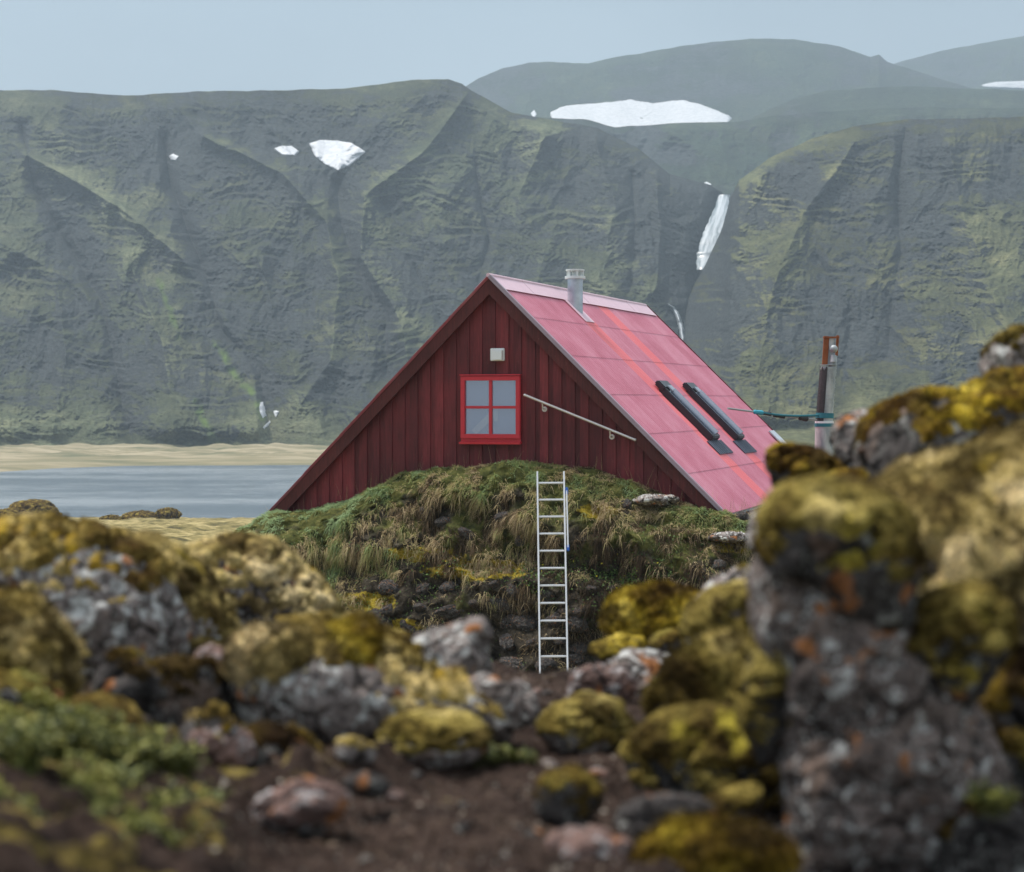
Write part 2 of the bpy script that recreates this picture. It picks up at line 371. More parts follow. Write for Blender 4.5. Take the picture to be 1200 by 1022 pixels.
hill('hillside', [(-260, 112), (0, 106), (60, 106), (150, 112), (230, 107), (330, 106), (400, 104), (450, 98), (490, 93), (525, 93), (541, 98), (552, 106), (600, 132), (650, 141), (700, 150), (745, 172), (785, 204), (830, 216), (850, 228), (880, 240), (960, 260), (1100, 290), (1500, 320)],
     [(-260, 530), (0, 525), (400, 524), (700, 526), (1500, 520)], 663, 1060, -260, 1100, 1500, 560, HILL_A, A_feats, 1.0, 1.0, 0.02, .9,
     lush=[([(255, 400), (275, 440), (300, 465), (308, 490)], 8), ([(190, 330), (208, 395)], 6), ([(225, 470), (250, 520)], 8)],
     rock_shade_zones=[(395, 185, 80, 45, .55), (215, 180, 85, 45, .5), (245, 300, 22, 60, .3), (70, 250, 40, 60, .25), (795, 255, 60, 80, .75), (60, 400, 70, 50, .25), (30, 450, 60, 40, .3), (200, 440, 60, 50, .4), (330, 370, 60, 50, .3), (450, 330, 50, 50, .3), (700, 220, 80, 50, .35), (540, 330, 80, 50, .2), (395, 440, 40, 40, .3), (355, 500, 55, 28, -.8), (60, 505, 90, 22, -.8), (120, 215, 50, 40, -.2), (270, 490, 40, 30, .35), (440, 490, 50, 30, .35)],
     pale=[(110, 230, 60, 45, 1), (165, 330, 40, 40, .6), (490, 215, 50, 40, .7), (355, 500, 60, 30, 1), (60, 505, 90, 25, .8), (600, 190, 40, 40, .5), (640, 150, 60, 14, .6), (300, 115, 300, 12, -.5)])
B_feats = [
 ([(900, 185), (870, 260), (850, 330), (820, 430)], 24, 18),
 ([(1000, 165), (940, 250), (900, 350), (880, 470)], 30, 22),
 ([(1110, 170), (1130, 260), (1180, 380), (1200, 500)], 34, 24),
 ([(1060, 150), (1050, 210), (1060, 300), (1040, 420)], 20, -20),
 ([(1250, 150), (1260, 300)], 30, -18),
 ([(960, 300), (1000, 380), (980, 500)], 16, -12)]
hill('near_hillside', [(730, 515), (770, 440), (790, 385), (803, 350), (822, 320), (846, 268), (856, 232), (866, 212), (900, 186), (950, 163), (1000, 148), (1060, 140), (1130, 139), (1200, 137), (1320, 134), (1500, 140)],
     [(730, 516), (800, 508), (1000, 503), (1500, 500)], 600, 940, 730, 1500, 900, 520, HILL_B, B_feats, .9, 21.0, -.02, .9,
     rock_shade_zones=[(1090, 180, 55, 30, .8), (1000, 228, 80, 10, .7), (1095, 268, 20, 50, .5), (1055, 262, 34, 14, .9), (930, 210, 40, 26, .55), (890, 250, 20, 30, .5), (890, 330, 40, 20, .35), (930, 380, 110, 40, .55), (840, 420, 40, 50, .4), (1100, 445, 14, 36, .8), (1142, 430, 14, 30, .8), (1180, 210, 30, 40, .4), (1060, 490, 110, 34, -.8), (1150, 350, 60, 60, .15)],
     pale=[(885, 215, 34, 40, 1), (960, 175, 40, 16, .6), (1060, 490, 120, 34, .9), (870, 330, 30, 40, .5), (1190, 300, 60, 60, .4), (1030, 330, 60, 40, .4)])
hill('plateau', [(400, 140), (540, 132), (600, 136), (650, 138), (690, 141), (720, 149), (760, 146), (800, 144), (860, 143), (900, 137), (960, 131), (1060, 126), (1200, 127), (1500, 120)],
     [(400, 330), (1500, 330)], 1090, 1500, 400, 1500, 700, 220, HILL_C, [([(700, 150), (760, 190)], 20, -20), ([(780, 150), (860, 200)], 24, 20), ([(1000, 130), (1040, 160)], 20, 14)], 1.2, 33.0, .0, 1.0,
     rock_shade_zones=[(790, 170, 40, 14, .5), (700, 165, 40, 10, .4)], wl=.6)
hill('back_moor', [(600, 175), (850, 156), (890, 134), (930, 116), (970, 106), (1060, 101), (1200, 106), (1500, 110)],
     [(600, 180), (1500, 180)], 1500, 1750, 800, 1500, 260, 60, HILL_C, [], .7, 47.0, -.3, 1.0)
hill('mountain', [(380, 200), (470, 150), (535, 108), (560, 92), (590, 80), (620, 73), (645, 73), (690, 74), (730, 66), (775, 58), (820, 51), (880, 45), (930, 46), (985, 55), (1020, 67), (1030, 64), (1040, 72), (1100, 92), (1250, 140), (1500, 180)],
     [(380, 260), (1500, 260)], 1600, 2250, 380, 1300, 700, 220, HILL_C, [([(700, 80), (600, 130)], 30, 20), ([(900, 60), (960, 130)], 30, 26), ([(800, 70), (780, 140)], 30, -20)], 1.2, 55.0, .05, 1.0,
     rock_shade_zones=[(720, 120, 120, 16, .3), (590, 115, 50, 20, .3), (880, 100, 60, 20, .2)], wl=1.6)
hill('right_mountain', [(950, 130), (1035, 79), (1060, 71), (1100, 60), (1150, 51), (1200, 42), (1300, 26), (1500, 20)],
     [(950, 260), (1500, 260)], 2350, 2900, 950, 1500, 300, 90, HILL_C, [], 1.4, 71.0, .1, 1.0, wl=1.6)

# snow lying on the hills
SN = Mat('old_snow', .7, .3); SN.color(SN.mix(SN.map(SN.noise(.25, 6, None, .7), .35, .65), (.46, .48, .51), (.62, .63, .66))); SN.bump(SN.noise(.6, 4), .5, .6); SNOW = SN.m
def snow(hname, outline, label, name='snow_patch', group='snow patches lying on the hills', off=2.5, th=1.0, mat=None, cat='snow patch'):
    o = dense(outline); c = (o.min(0)+o.max(0))/2; ang = np.arctan2(o[:, 1]-c[1], o[:, 0]-c[0]); r = np.hypot(*(o-c).T)
    k = np.argsort(ang); ang = ang[k]; r = r[k]; n = 192
    a = np.linspace(-math.pi, math.pi, n, endpoint=False)
    R = np.interp(a, np.concatenate([ang-2*math.pi, ang, ang+2*math.pi]), np.tile(r, 3))
    ex_, ey_ = c[0]+R*np.cos(a), c[1]+R*np.sin(a)
    R = R*(1+.06*fbm(S3(ex_/7, ey_/5, 0), 4))+fbm(S3(ex_/3, ey_/3, c[1]), 3)*.5
    rings = np.array([0, .15, .3, .45, .6, .72, .82, .9, .96, 1.0]); rings[0] = .02
    PXs = c[0]+rings[:, None]*R*np.cos(a); PYs = c[1]+rings[:, None]*R*np.sin(a)
    D = hill_depth(hname, PXs, PYs)
    sm = D.copy()
    Am = np.stack([np.ones(D.size), PXs.ravel()-c[0], PYs.ravel()-c[1]], 1); co_ = np.linalg.lstsq(Am, D.ravel(), rcond=None)[0]; Pl = (Am@co_).reshape(D.shape); D0 = D.copy(); D = np.minimum(Pl-off*.6*(1-rings[:, None]**6), D-.5); D = .85*(Pl-off*.8)*(1-rings[:, None]**8)+D*(1-.85*(1-rings[:, None]**8)); D = np.minimum(D, D0-.9-off*.9*(1-rings[:, None]**8))
    W = ray(PXs, PYs, D)
    W = np.concatenate([W, (W[-1:]+np.array([0, 4.0, -.6]))])
    nr = len(W); idx = np.arange(nr*n).reshape(nr, n); nx = np.roll(idx, -1, 1)
    Fq = np.stack([idx[:-1], nx[:-1], nx[1:], idx[1:]], -1).reshape(-1, 4)
    ob = mesh_np(name, W, Fq, mat or SNOW); return tag(ob, label, cat, group)
snow('hillside', [(362, 168), (375, 164), (395, 165), (412, 167), (428, 178), (420, 185), (408, 194), (396, 199), (384, 194), (370, 184)], 'large heart-shaped white snow patch high on the left hillside')
snow('hillside', [(321, 174), (330, 171), (342, 171), (350, 177), (345, 182), (330, 181)], 'small oval snow patch just left of the heart-shaped one')
snow('hillside', [(198, 183), (203, 180), (209, 183), (206, 188), (200, 187)], 'tiny snow patch far left under the hill crest', off=1.5)
snow('mountain', [(645, 131), (660, 124), (700, 121), (740, 117), (765, 121), (800, 117), (830, 125), (858, 137), (850, 150), (780, 160), (700, 155), (650, 146)], 'long wide snowfield below the far mountain summit', off=6)
snow('right_mountain', [(1148, 100), (1165, 96), (1200, 95), (1250, 96), (1256, 101), (1200, 104), (1160, 103)], 'snow patch cut by the right edge of the photo', off=6)
snow('mountain', [(622, 133), (626, 129), (629, 134), (626, 139)], 'speck of snow left of the long snowfield', off=3)
snow('plateau', [(822, 216), (828, 213), (834, 216), (828, 221)], 'small snow remnant just above the main waterfall', off=2)
snow('hillside', [(305, 472), (308, 471), (309, 478), (311, 486), (308, 490), (305, 484), (304, 478)], 'narrow upright snow scrap low in the gully, left one', off=1)
snow('hillside', [(320, 482), (323, 481), (327, 482), (325, 486), (323, 489)], 'triangular snow scrap low in the gully, rightmost', off=1)
snow('hillside', [(308, 501), (311, 498), (316, 493), (317, 495), (313, 499), (309, 502)], 'lowest slanting snow scrap at the gully mouth', off=1)

# waterfalls
WF = Mat('falling_water', .35, .5)
wcb = N(WF.nt, 'ShaderNodeCombineXYZ'); WF.L(WF.math('MULTIPLY', WF.attr('across'), 3.2), wcb.inputs[0]); WF.L(WF.math('MULTIPLY', WF.attr('along'), 3.0), wcb.inputs[1]); wn = WF.math('SUBTRACT', WF.noise(1.0, 4, wcb.outputs[0], .6), WF.math('MULTIPLY', WF.math('POWER', WF.math('ABSOLUTE', WF.attr('across')), 2.0), .12))
WF.color(WF.mix(WF.map(wn, .30, .58), (.13, .17, .19), (.50, .53, .56)))
def fall(hname, pts, label, off=3.0, name='waterfall', seed=0):
    n = 70; T = np.linspace(0, 1, n); P = np.array(pts, float); tt = np.linspace(0, 1, len(P))
    cx = np.interp(T, tt, P[:, 0]); cy = np.interp(T, tt, P[:, 1]); hw = np.interp(T, tt, P[:, 2])
    hw = hw*(1+.45*fbm(S3(T*11, seed, 0), 3)); cx = cx+fbm(S3(T*9, seed, 4), 3)*hw*.4; m = 13; s = np.linspace(-1, 1, m)
    X = cx[:, None]+hw[:, None]*s; Y = cy[:, None]+0*s
    D = np.minimum.accumulate(np.full(n, 1e9))
    dd = hill_depth(hname, cx, cy); k = 9; dd = np.convolve(np.pad(dd, k//2, 'edge'), np.ones(k)/k, 'valid')
    Dm = hill_depth(hname, X, Y)
    De = np.min(hill_depth(hname, cx[:, None]+hw[:, None]*np.linspace(-1.7, 1.7, 15), Y[:, :1]+0*np.linspace(0, 1, 15)), 1); De = np.array([De[max(0, i_-3):i_+4].min() for i_ in range(n)]); De = np.convolve(np.pad(De, 3, 'edge'), np.ones(7)/7, 'valid')
    D = De[:, None]-off*.5+off*.5*np.abs(s)**2
    W = ray(X, Y, D); fr = W.copy(); bk = W+np.array([0, 1.2, 0])
    V = np.concatenate([fr.reshape(-1, 3), bk.reshape(-1, 3)]); g = gridF(n, m)
    return tag(mesh_np(name, V, np.concatenate([g, g[:, ::-1]+n*m]), WF.m, attrs={'across': np.tile((0*X+s).ravel(), 2), 'along': np.tile((T[:, None]+0*X).ravel(), 2)}), label, 'waterfall')
fall('hillside', [(849, 228, 6), (847, 236, 7), (843, 252, 9), (838, 268, 11), (834, 284, 13), (829, 300, 13), (824, 316, 8)], 'tall white waterfall pouring down the gorge left of the green hill', 6)
fall('hillside', [(782, 356, 1.6), (788, 360, 2.4), (794, 369, 2.8), (798, 382, 2.8), (801, 402, 3)], 'thin arching waterfall seen just right of the cabin ridge', 10, seed=5)

# ------------------------------------------------------------ ground, lake
def shore_far(x): return np.interp(x/np.maximum(1, 455)*F+CX, [-400, 0, 60, 120, 380, 620, 700, 1600], [400, 424, 462, 478, 486, 486, 400, 390])
def Hg(x, y):
    z = np.interp(y, [0, 10, 14, 30, 48, 90, 250, 262, 300, 420], [-2.6, -2.9, -4.6, -4.7, -4.6, -6.9, -15.4, -16.0, -18, -18])
    fs = shore_far(x); far = np.clip((y-fs)/25, -1, 1); z = np.where(y > 380, np.interp(far, [-1, 0, 1], [-18, -16.0, -15.3]), z)
    z = z+fbm(S3(x/9, y/9, .5), 4)*.5*sstep(20, 60, y)*sstep(380, 200, y)
    z = z+fbm(S3(x/2.2, y/2.2, 3.5), 3, ridged=True)*.13*sstep(16, 30, y)*sstep(380, 240, y)+fbm(S3(x/5, y/9, 13.5), 4, ridged=True)*.5*sstep(60, 110, y)*sstep(300, 235, y)
    z = z+sstep(490, 560, y)*(fbm(S3(x/14, y/30, 2), 5)+.15)*2.2
    return z+ZC
gm = Mat('moor_ground', .95, .1)
g_pos = N(gm.nt, 'ShaderNodeSeparateXYZ'); gm.L(gm.vec, g_pos.inputs[0])
a1 = gm.noise(.12, 6, None, .6); a2 = gm.noise(1.3, 6, None, .65); a3 = gm.noise(.03, 4)
c_near = gm.ramp(gm.math('ADD', gm.math('MULTIPLY', gm.noise(.35, 6, None, .65), .6), gm.math('MULTIPLY', a2, .4)), [(.38, (.05, .042, .02)), (.45, (.13, .11, .04)), (.52, (.25, .20, .085)), (.60, (.38, .31, .15))])
c_far = gm.ramp(gm.math('ADD', gm.math('MULTIPLY', gm.noise(.09, 5, gm.coord((.35, 1, 1))), .6), gm.math('MULTIPLY', a3, .4)), [(.38, (.11, .115, .065)), (.5, (.22, .19, .115)), (.6, (.33, .28, .19))])
gm.color(gm.mix(gm.map(g_pos.outputs[1], 300, 420), c_near, c_far)); gm.bump(a2, .8, .12)
ys = np.concatenate([np.linspace(-40, 10, 14), np.geomspace(11, 9000, 620)]); nc = 460
az = np.sinh(np.linspace(-2.6, 2.6, nc)); az = az/az.max()*1.1
Y = ys[:, None]*np.ones(nc); X = az[None]*np.maximum(60, Y)*1.0
mesh_np('ground', S3(X, Y, Hg(X, Y)), gridF(len(ys), nc), gm.m)['kind'] = 'structure'

wm = Mat('lake_water', .22, .5)
wc = wm.noise(.03, 3, wm.coord((.3, 1, 1)))
wm.color(wm.mix(wm.map(wm.math('ADD', wc, wm.math('MULTIPLY', wm.math('SUBTRACT', wm.noise(.6, 6, wm.coord((.25, 1, 1)), .75), .5), 1.2)), .35, .65), (.085, .11, .135), (.24, .27, .295)))
wn1 = wm.noise(1.1, 4, wm.coord((.5, 1, 1))); wn2 = wm.noise(.25, 3, wm.coord((.4, 1, 1)))
wm.bump(wm.math('ADD', wn1, wn2), .55, .5)
wy = np.linspace(225, 520, 90); wx = np.linspace(-320, 320, 120); WX, WY = np.meshgrid(wx, wy)
lake = mesh_np('lake', S3(WX, WY, 0*WX+.02), gridF(90, 120), wm.m); lake['kind'] = 'structure'

# ------------------------------------------------------------ boulders
def ico(sub):
    bm = bmesh.new(); bmesh.ops.create_icosphere(bm, subdivisions=sub, radius=1)
    V = np.array([v.co[:] for v in bm.verts], np.float32); Fc = np.array([[v.index for v in f.verts] for f in bm.faces], np.int32); bm.free(); return V, Fc
ICO = {k: ico(k) for k in (4, 5, 6)}
def normals(V, Fc):
    n = np.cross(V[Fc[:, 1]]-V[Fc[:, 0]], V[Fc[:, 2]]-V[Fc[:, 0]]); o = np.zeros_like(V)
    for k in range(3):
        for ax in range(3): o[:, ax] += np.bincount(Fc[:, k], n[:, ax], len(V))
    return o/(np.linalg.norm(o, axis=1)[:, None]+1e-12)
def boulder_shape(size, seed, sub=6, angular=.7, rot=0, rough=1.0, outl=None):
    """size = half extents (x, depth, z) in metres; returns vertices round the middle"""
    r = np.random.default_rng(seed); V0, Fc = ICO[sub]
    k = 10; pl = r.normal(size=(k, 3)); pl /= np.linalg.norm(pl, axis=1)[:, None]; dd = r.uniform(.62, .98, k)
    q = np.maximum(V0@pl.T, 1e-3)/dd
    rr = (1+np.sum(q**9, 1))**(-1/9); rr = rr/np.percentile(rr, 90)
    V = V0*(rr**angular)[:, None]
    if outl is not None:            # outl = (angle, radius in metres) of the silhouette in the x-z plane
        th = np.arctan2(V0[:, 2], V0[:, 0]); rho = np.hypot(V0[:, 0], V0[:, 2])
        Rr = np.interp(th, outl[0], outl[1])*rho**.85*(rr**(angular*.25)); c_, s_ = np.cos(th), np.sin(th)
        V = np.stack([Rr*c_/size[0], V0[:, 1]*rr**angular, Rr*s_/size[2]], 1)
    V = V*(1+(.20 if outl is None else .08)*fbm(V0*1.5+seed*3.1, 3))[:, None]
    V = V*np.array(size)
    s = float(np.mean(size)); n = normals(V, Fc)
    V = V+n*(fbm(V/s*2.4+seed, 6, gain=.58, ridged=True)*.15*s*rough)[:, None]
    V = V+n*(fbm(V/.10+seed, 4)*.016*rough*min(1, s/.2))[:, None]
    if rot:
        c, sn = math.cos(rot), math.sin(rot); V = V@np.array([[c, 0, sn], [0, 1, 0], [-sn, 0, c]], np.float32)
    return V.astype(np.float32), Fc
def boulder(cx, cy, hw, hh, d, label, seed, moss=0., thick=.05, mm=None, rm=None, dep=.8, rot=0, ang=.7, sub=6, name='mossy_boulder', cat='boulder', lump=1.0, group=None, lean=(0, 0, 1), fuzz=0, mscale=1.0, ctr=None, partlabel=None, outline=None):
    outl = None
    if outline is not None:
        q = dense(outline, 6); cx, cy = (q[:, 0].min()+q[:, 0].max())/2, (q[:, 1].min()+q[:, 1].max())/2
        if ctr: cx, cy = ctr
        hw, hh = (q[:, 0].max()-q[:, 0].min())/2, (q[:, 1].max()-q[:, 1].min())/2
        t_ = np.arctan2(cy-q[:, 1], q[:, 0]-cx); r_o = np.hypot(q[:, 0]-cx, q[:, 1]-cy)*d/F; k_ = np.argsort(t_); t_, r_o = t_[k_], r_o[k_]
        outl = (np.concatenate([t_-2*math.pi, t_, t_+2*math.pi]), np.tile(r_o, 3)); rot = 0
    c = ray(cx, cy, d); sx, sz = hw*d/F, hh*d/F; size = (sx, (sx+sz)/2*dep*1.2, sz)
    V, Fc = boulder_shape(size, seed, sub, ang, math.radians(rot), 1.0, outl); zmin = V[:, 2].min()
    loc = c+np.array([0, 0, zmin]); V = V-np.array([0, 0, zmin], np.float32)
    o = mesh_np(name, V, Fc, rm or ROCK); o.location = loc; tag(o, label, cat, group)
    if moss > -1:
        n = normals(V, Fc); s = float(np.mean(size)); L = np.array(lean)/np.linalg.norm(lean)
        m = n@L+.70*fbm(V/(s*.55)+seed*1.7, 4)+.42*fbm(V/.055+seed, 4)+moss-.12
        k = sstep(.28, .62, m)
        lp = .5+.20*fbm(V/(.10*mscale)+seed*2.3, 4)+.30*fbm(V/(.24*mscale)+seed, 3)
        off = .8*thick*k*(.55+lump*lp)-.006
        V2 = V+(n*.8+np.array([0, 0, .25]))*off[:, None]
        V2 = V2+n*(fbm(V/.022+seed, 3)*.0045*k)[:, None]
        keep = (k[Fc].max(1) > .001); F2 = Fc[keep]
        lab = np.arange(len(V))            # split into connected cushions
        while len(F2):
            mn = lab[F2].min(1); l2 = lab.copy()
            for q_ in range(3): np.minimum.at(l2, F2[:, q_], mn)
            l2 = l2[l2]
            if (l2 == lab).all(): break
            lab = l2
        if len(F2):
            fl_ = lab[F2[:, 0]]; ids, cnt = np.unique(fl_, return_counts=True)
            for id_, c_ in zip(ids, cnt):
                if c_ < max(12, .02*len(Fc)): continue
                F3 = F2[fl_ == id_]
                used = np.unique(F3); mp_ = np.full(len(V), -1); mp_[used] = np.arange(len(used))
                mo = mesh_np('moss_cushion', V2[used], mp_[F3], mm or MOSS, parent=o)
                if fuzz and c_ > .3*len(F2): blades_on(mo, fuzz, o, seed)
    return o
def blades_on(mo, count, parent, seed, h=.022, mat=None):
    """short moss shoots standing on the cushion: merged into the cushion's own mesh"""
    me = mo.data; n = len(me.vertices); co = np.empty(n*3, np.float32); me.vertices.foreach_get('co', co); co = co.reshape(-1, 3)
    nf = len(me.polygons); lv = np.empty(nf*3, np.int32); me.loops.foreach_get('vertex_index', lv); Fc = lv.reshape(-1, 3)
    a, b, c = co[Fc[:, 0]], co[Fc[:, 1]], co[Fc[:, 2]]; cr = np.cross(b-a, c-a); ar = np.linalg.norm(cr, axis=1)+1e-12; nn = cr/ar[:, None]
    r = np.random.default_rng(seed); f = r.choice(nf, count, p=ar/ar.sum()); uu = r.random((count, 2)); fl = uu.sum(1) > 1; uu[fl] = 1-uu[fl]
    P = a[f]+(b-a)[f]*uu[:, :1]+(c-a)[f]*uu[:, 1:]; nz = nn[f]
    d = nz+r.normal(size=(count, 3))*.45; d /= np.linalg.norm(d, axis=1)[:, None]; hh = h*r.uniform(.5, 1.3, (count, 1))
    t = np.cross(d, r.normal(size=(count, 3))); t /= np.linalg.norm(t, axis=1)[:, None]+1e-9
    V = np.stack([P-t*h*.13, P+t*h*.13, P+d*hh], 1).reshape(-1, 3)
    allV = np.concatenate([co, V]); allF = np.concatenate([Fc, n+np.arange(count*3).reshape(-1, 3)])
    o2 = mesh_np('tmp', allV, allF, me.materials[0], link=False); nm = o2.data; bpy.data.objects.remove(o2)
    mo.data = nm; bpy.data.meshes.remove(me); nm.name = 'moss_cushion'

# --- foreground lava ground
soil = Mat('dark_soil', .95, .1)
s1 = soil.noise(2.2, 5); s2 = soil.noise(14, 8, None, .7); s3 = soil.noise(60, 6, None, .7)
sc_ = soil.ramp(soil.math('ADD', soil.math('MULTIPLY', s1, .4), soil.math('MULTIPLY', s2, .6)), [(.34, (.010, .007, .006)), (.46, (.032, .020, .016)), (.56, (.062, .040, .031)), (.68, (.105, .072, .056))])
rubb = soil.attr('rubble')
rkc = soil.mix(soil.map(s2, .42, .58), (.022, .017, .015), (.115, .095, .088))
rkc = soil.mix(soil.math('MULTIPLY', soil.map(soil.voro(16), .30, .2), soil.map(soil.noise(5), .48, .56)), rkc, (.38, .38, .37))
sc_ = soil.mix(soil.map(soil.math('ADD', rubb, soil.math('MULTIPLY', soil.math('SUBTRACT', s2, .5), .9)), .5, .62), sc_, rkc)
msc = soil.ramp(soil.math('ADD', soil.math('MULTIPLY', s1, .5), soil.math('MULTIPLY', s2, .5)), [(.38, (.03, .02, .008)), (.46, (.085, .062, .018)), (.54, (.20, .15, .04)), (.62, (.34, .26, .09))])
sc_ = soil.mix(soil.map(soil.math('ADD', soil.attr('moss'), soil.math('MULTIPLY', soil.math('SUBTRACT', s2, .5), 1.0)), .46, .60), sc_, msc)
soil.color(soil.scale(sc_, soil.map(s3, .3, .7, .65, 1.4))); soil.bump(soil.math('ADD', s2, soil.math('MULTIPLY', s3, .5)), .9, .04)
def zone(x, y):
    px = x/np.maximum(y, 1)*F+CX
    z = np.interp(y, [4, 5, 6.2, 7.2, 9, 11], [300, 330, 560, 620, 600, 500])
    left = sstep(z+30, z-90, px); right = sstep(730, 800, px)
    return np.maximum(left, right), px
def Hf(x, y):
    zn, px = zone(x, y)
    z = np.interp(y, [2, 4, 6, 8, 9.0, 10.2, 12, 15], [-1.02, -1.09, -1.18, -1.24, -1.28, -1.75, -3.2, -4.9])
    z = z+sstep(850, 1300, px)*np.interp(y, [2, 5, 6, 8, 10, 13], [.0, .0, .35, .8, .6, .0])-sstep(720, 860, px)*np.interp(y, [2, 5.2, 6.2], [.20, .20, .0])
    z = z+sstep(330, -200, px)*np.interp(y, [2, 5, 8, 10, 13], [.1, .25, .45, .2, 0])
    z = z+np.exp(-((px-690)/80)**2-((y-8.2)/.8)**2)*.06
    z = z+fbm(S3(x/.9, y/.9, 1.5), 4)*.10+fbm(S3(x/.22, y/.22, 4), 4, ridged=True)*.028
    z = z+fbm(S3(x/.06, y/.06, 24), 3, ridged=True)*.010
    z = z+zn*(fbm(S3(x/.34, y/.34, 7), 4, ridged=True)*.12+fbm(S3(x/.13, y/.13, 17), 3, ridged=True)*.028)
    return z+ZC
fy = np.geomspace(2.2, 15, 620); fx = np.linspace(-.62, .62, 760)
FY = fy[:, None]*np.ones(760); FX = fx[None]*(FY+.6); FZ = Hf(FX, FY)
zn_, _px = zone(FX, FY); hloc = FZ-np.interp(FY, [2, 4, 6, 8, 9.0, 10.2, 12, 15], [-1.02, -1.09, -1.18, -1.24, -1.28, -1.75, -3.2, -4.9])-ZC
lowl = sstep(6.6, 5.6, FY)*sstep(620, 300, _px)
rub = zn_*.60+fbm(S3(FX/.12, FY/.12, 2), 3)*.45*zn_-lowl*.45
mss = lowl*.10+zn_*(.34+fbm(S3(FX/.3, FY/.3, 22), 4)*.8)+(1-zn_)*(.1+fbm(S3(FX/.35, FY/.35, 12), 4)*.75)
mesh_np('soil', S3(FX, FY, FZ), gridF(620, 760), soil.m, attrs={'rubble': rub, 'moss': mss})['kind'] = 'structure'

B = boulder; NAMED = []
def BB(cx, cy, hw, hh, d, label, seed, short=None, **k):
    if 'outline' not in k and hw < 100 and seed not in (65, 66, 67, 68, 69, 70, 41, 53, 50, 24, 25, 49, 22, 51): cy += .28*hh; hh *= 1.28      # bedded in the ground
    o = boulder(cx, cy, hw, hh, d, label, seed, **k)
    if short: NAMED.append((cx, cy, short))
    return o
# left group
BB(70, 745, 135, 118, 7.2, 'large lichened boulder at far left under a thick moss drape', 11, 'the large far left boulder', moss=-.22, thick=.06, mm=MOSS, dep=1.0, rot=-6, mscale=1.6, outline=[(-40,650),(0,632),(60,626),(120,632),(170,650),(200,690),(215,740),(205,790),(160,812),(60,815),(-40,800)])
BB(180, 700, 95, 52, 7.5, 'moss-covered shoulder sloping down right of the far left boulder', 12, 'the mossy shoulder', moss=.35, thick=.06, mm=MOSS_P, dep=.9, rot=26, mscale=1.6, outline=[(120,640),(180,645),(225,675),(255,720),(275,775),(240,795),(190,785),(150,720)])
BB(305, 722, 105, 74, 8.6, 'rounded mossy boulder in the gap just left of the turf bank', 13, 'the rounded mossy boulder left of the bank', moss=.06, thick=.07, mm=MOSS_P, rot=32, mscale=1.6, outline=[(225,658),(270,645),(310,650),(350,675),(385,710),(408,748),(390,790),(300,800),(240,780),(215,720)])
BB(15, 772, 62, 60, 6.0, 'plump moss hummock cut by the left edge of the photo', 14, 'the plump moss hummock at the left edge', moss=.8, thick=.05, mm=MOSS, fuzz=9000, mscale=2)
BB(0, 842, 55, 48, 5.6, 'dark golden moss hummock at the left edge, the lower one', 15, 'the lower left-edge hummock', moss=.4, thick=.04, mm=MOSS_B)
BB(385, 812, 118, 66, 6.5, 'grey lava boulder with two moss cushions left of the ladder', 16, 'the two-cushioned grey boulder', moss=-.30, thick=.06, mm=MOSS, rot=6, ang=1, outline=[(275,785),(300,757),(345,745),(385,745),(420,740),(450,760),(500,790),(560,822),(595,845),(560,865),(480,860),(400,870),(310,870),(280,830)])
BB(330, 768, 60, 27, 6.35, 'pale moss hump on the lava boulder left of the ladder', 17, None, moss=.8, thick=.03, mm=MOSS_P, fuzz=7000, name='moss_hummock', cat='moss', mscale=2)
BB(405, 768, 48, 28, 6.35, 'bright yellow moss hump right beside the pale one', 117, None, moss=.6, thick=.03, mm=MOSS_Y, fuzz=5000, name='moss_hummock', cat='moss', mscale=2, rot=18)
BB(490, 792, 112, 46, 7.0, 'long grey lichened rock ridge running down towards the ladder foot', 18, 'the long grey ridge', moss=-.95, thick=.03, mm=MOSS_B, rot=27, ang=1.0, name='lava_rock')
BB(555, 832, 60, 32, 6.6, 'knobbly grey rock at the low end of the long ridge', 118, 'the knobbly rock', moss=-.6, thick=.03, mm=MOSS_G, rot=20, ang=1.0, name='lava_rock')
BB(115, 858, 42, 32, 5.6, 'small round moss tuft above the green leaves at lower left', 19, 'the small round moss tuft', moss=.7, thick=.04, mm=MOSS, name='moss_hummock', cat='moss', mscale=2)
BB(215, 822, 66, 42, 6.4, 'dark brown mossy rock in the shadowed hollow at left', 20, 'the dark hollow rock', moss=-.1, thick=.04, mm=MOSS_B, rm=ROCK_DARK)
BB(150, 800, 46, 36, 6.3, 'dark rock with white lichen flecks left of the shadowed hollow', 120, None, moss=-.35, thick=.03, mm=MOSS_B, rm=ROCK_DARK)
BB(250, 782, 36, 22, 6.5, 'flat pinkish rock left of the pale moss hump', 21, 'the flat pinkish rock', moss=-.8, rm=ROCK_PINK, name='lava_rock')
BB(345, 945, 60, 30, 5.0, 'pinkish orange-stained slab lying on bare soil at bottom', 22, 'the pinkish slab', moss=-2, rm=ROCK_PINK, rot=10, ang=1.0, name='lava_rock')
BB(250, 862, 36, 26, 5.8, 'dark stone in the hollow above the pinkish slab', 23, None, moss=-.4, rm=ROCK_DARK, name='lava_rock', sub=5)
BB(325, 880, 52, 26, 5.9, 'brown mossy stone between the grey boulder and the pinkish slab', 123, None, moss=-.1, mm=MOSS_B, rm=ROCK_DARK, thick=.03)
BB(125, 1022, 115, 34, 4.5, 'grey stone with moss rim at the bottom left corner', 24, 'the bottom left stone', moss=-.35, mm=MOSS, thick=.03)
BB(205, 1000, 85, 36, 4.7, 'low greenish moss hump at the bottom left', 25, 'the low moss hump', moss=.7, mm=MOSS_P, thick=.03, rot=22, name='moss_hummock', cat='moss', mscale=2)
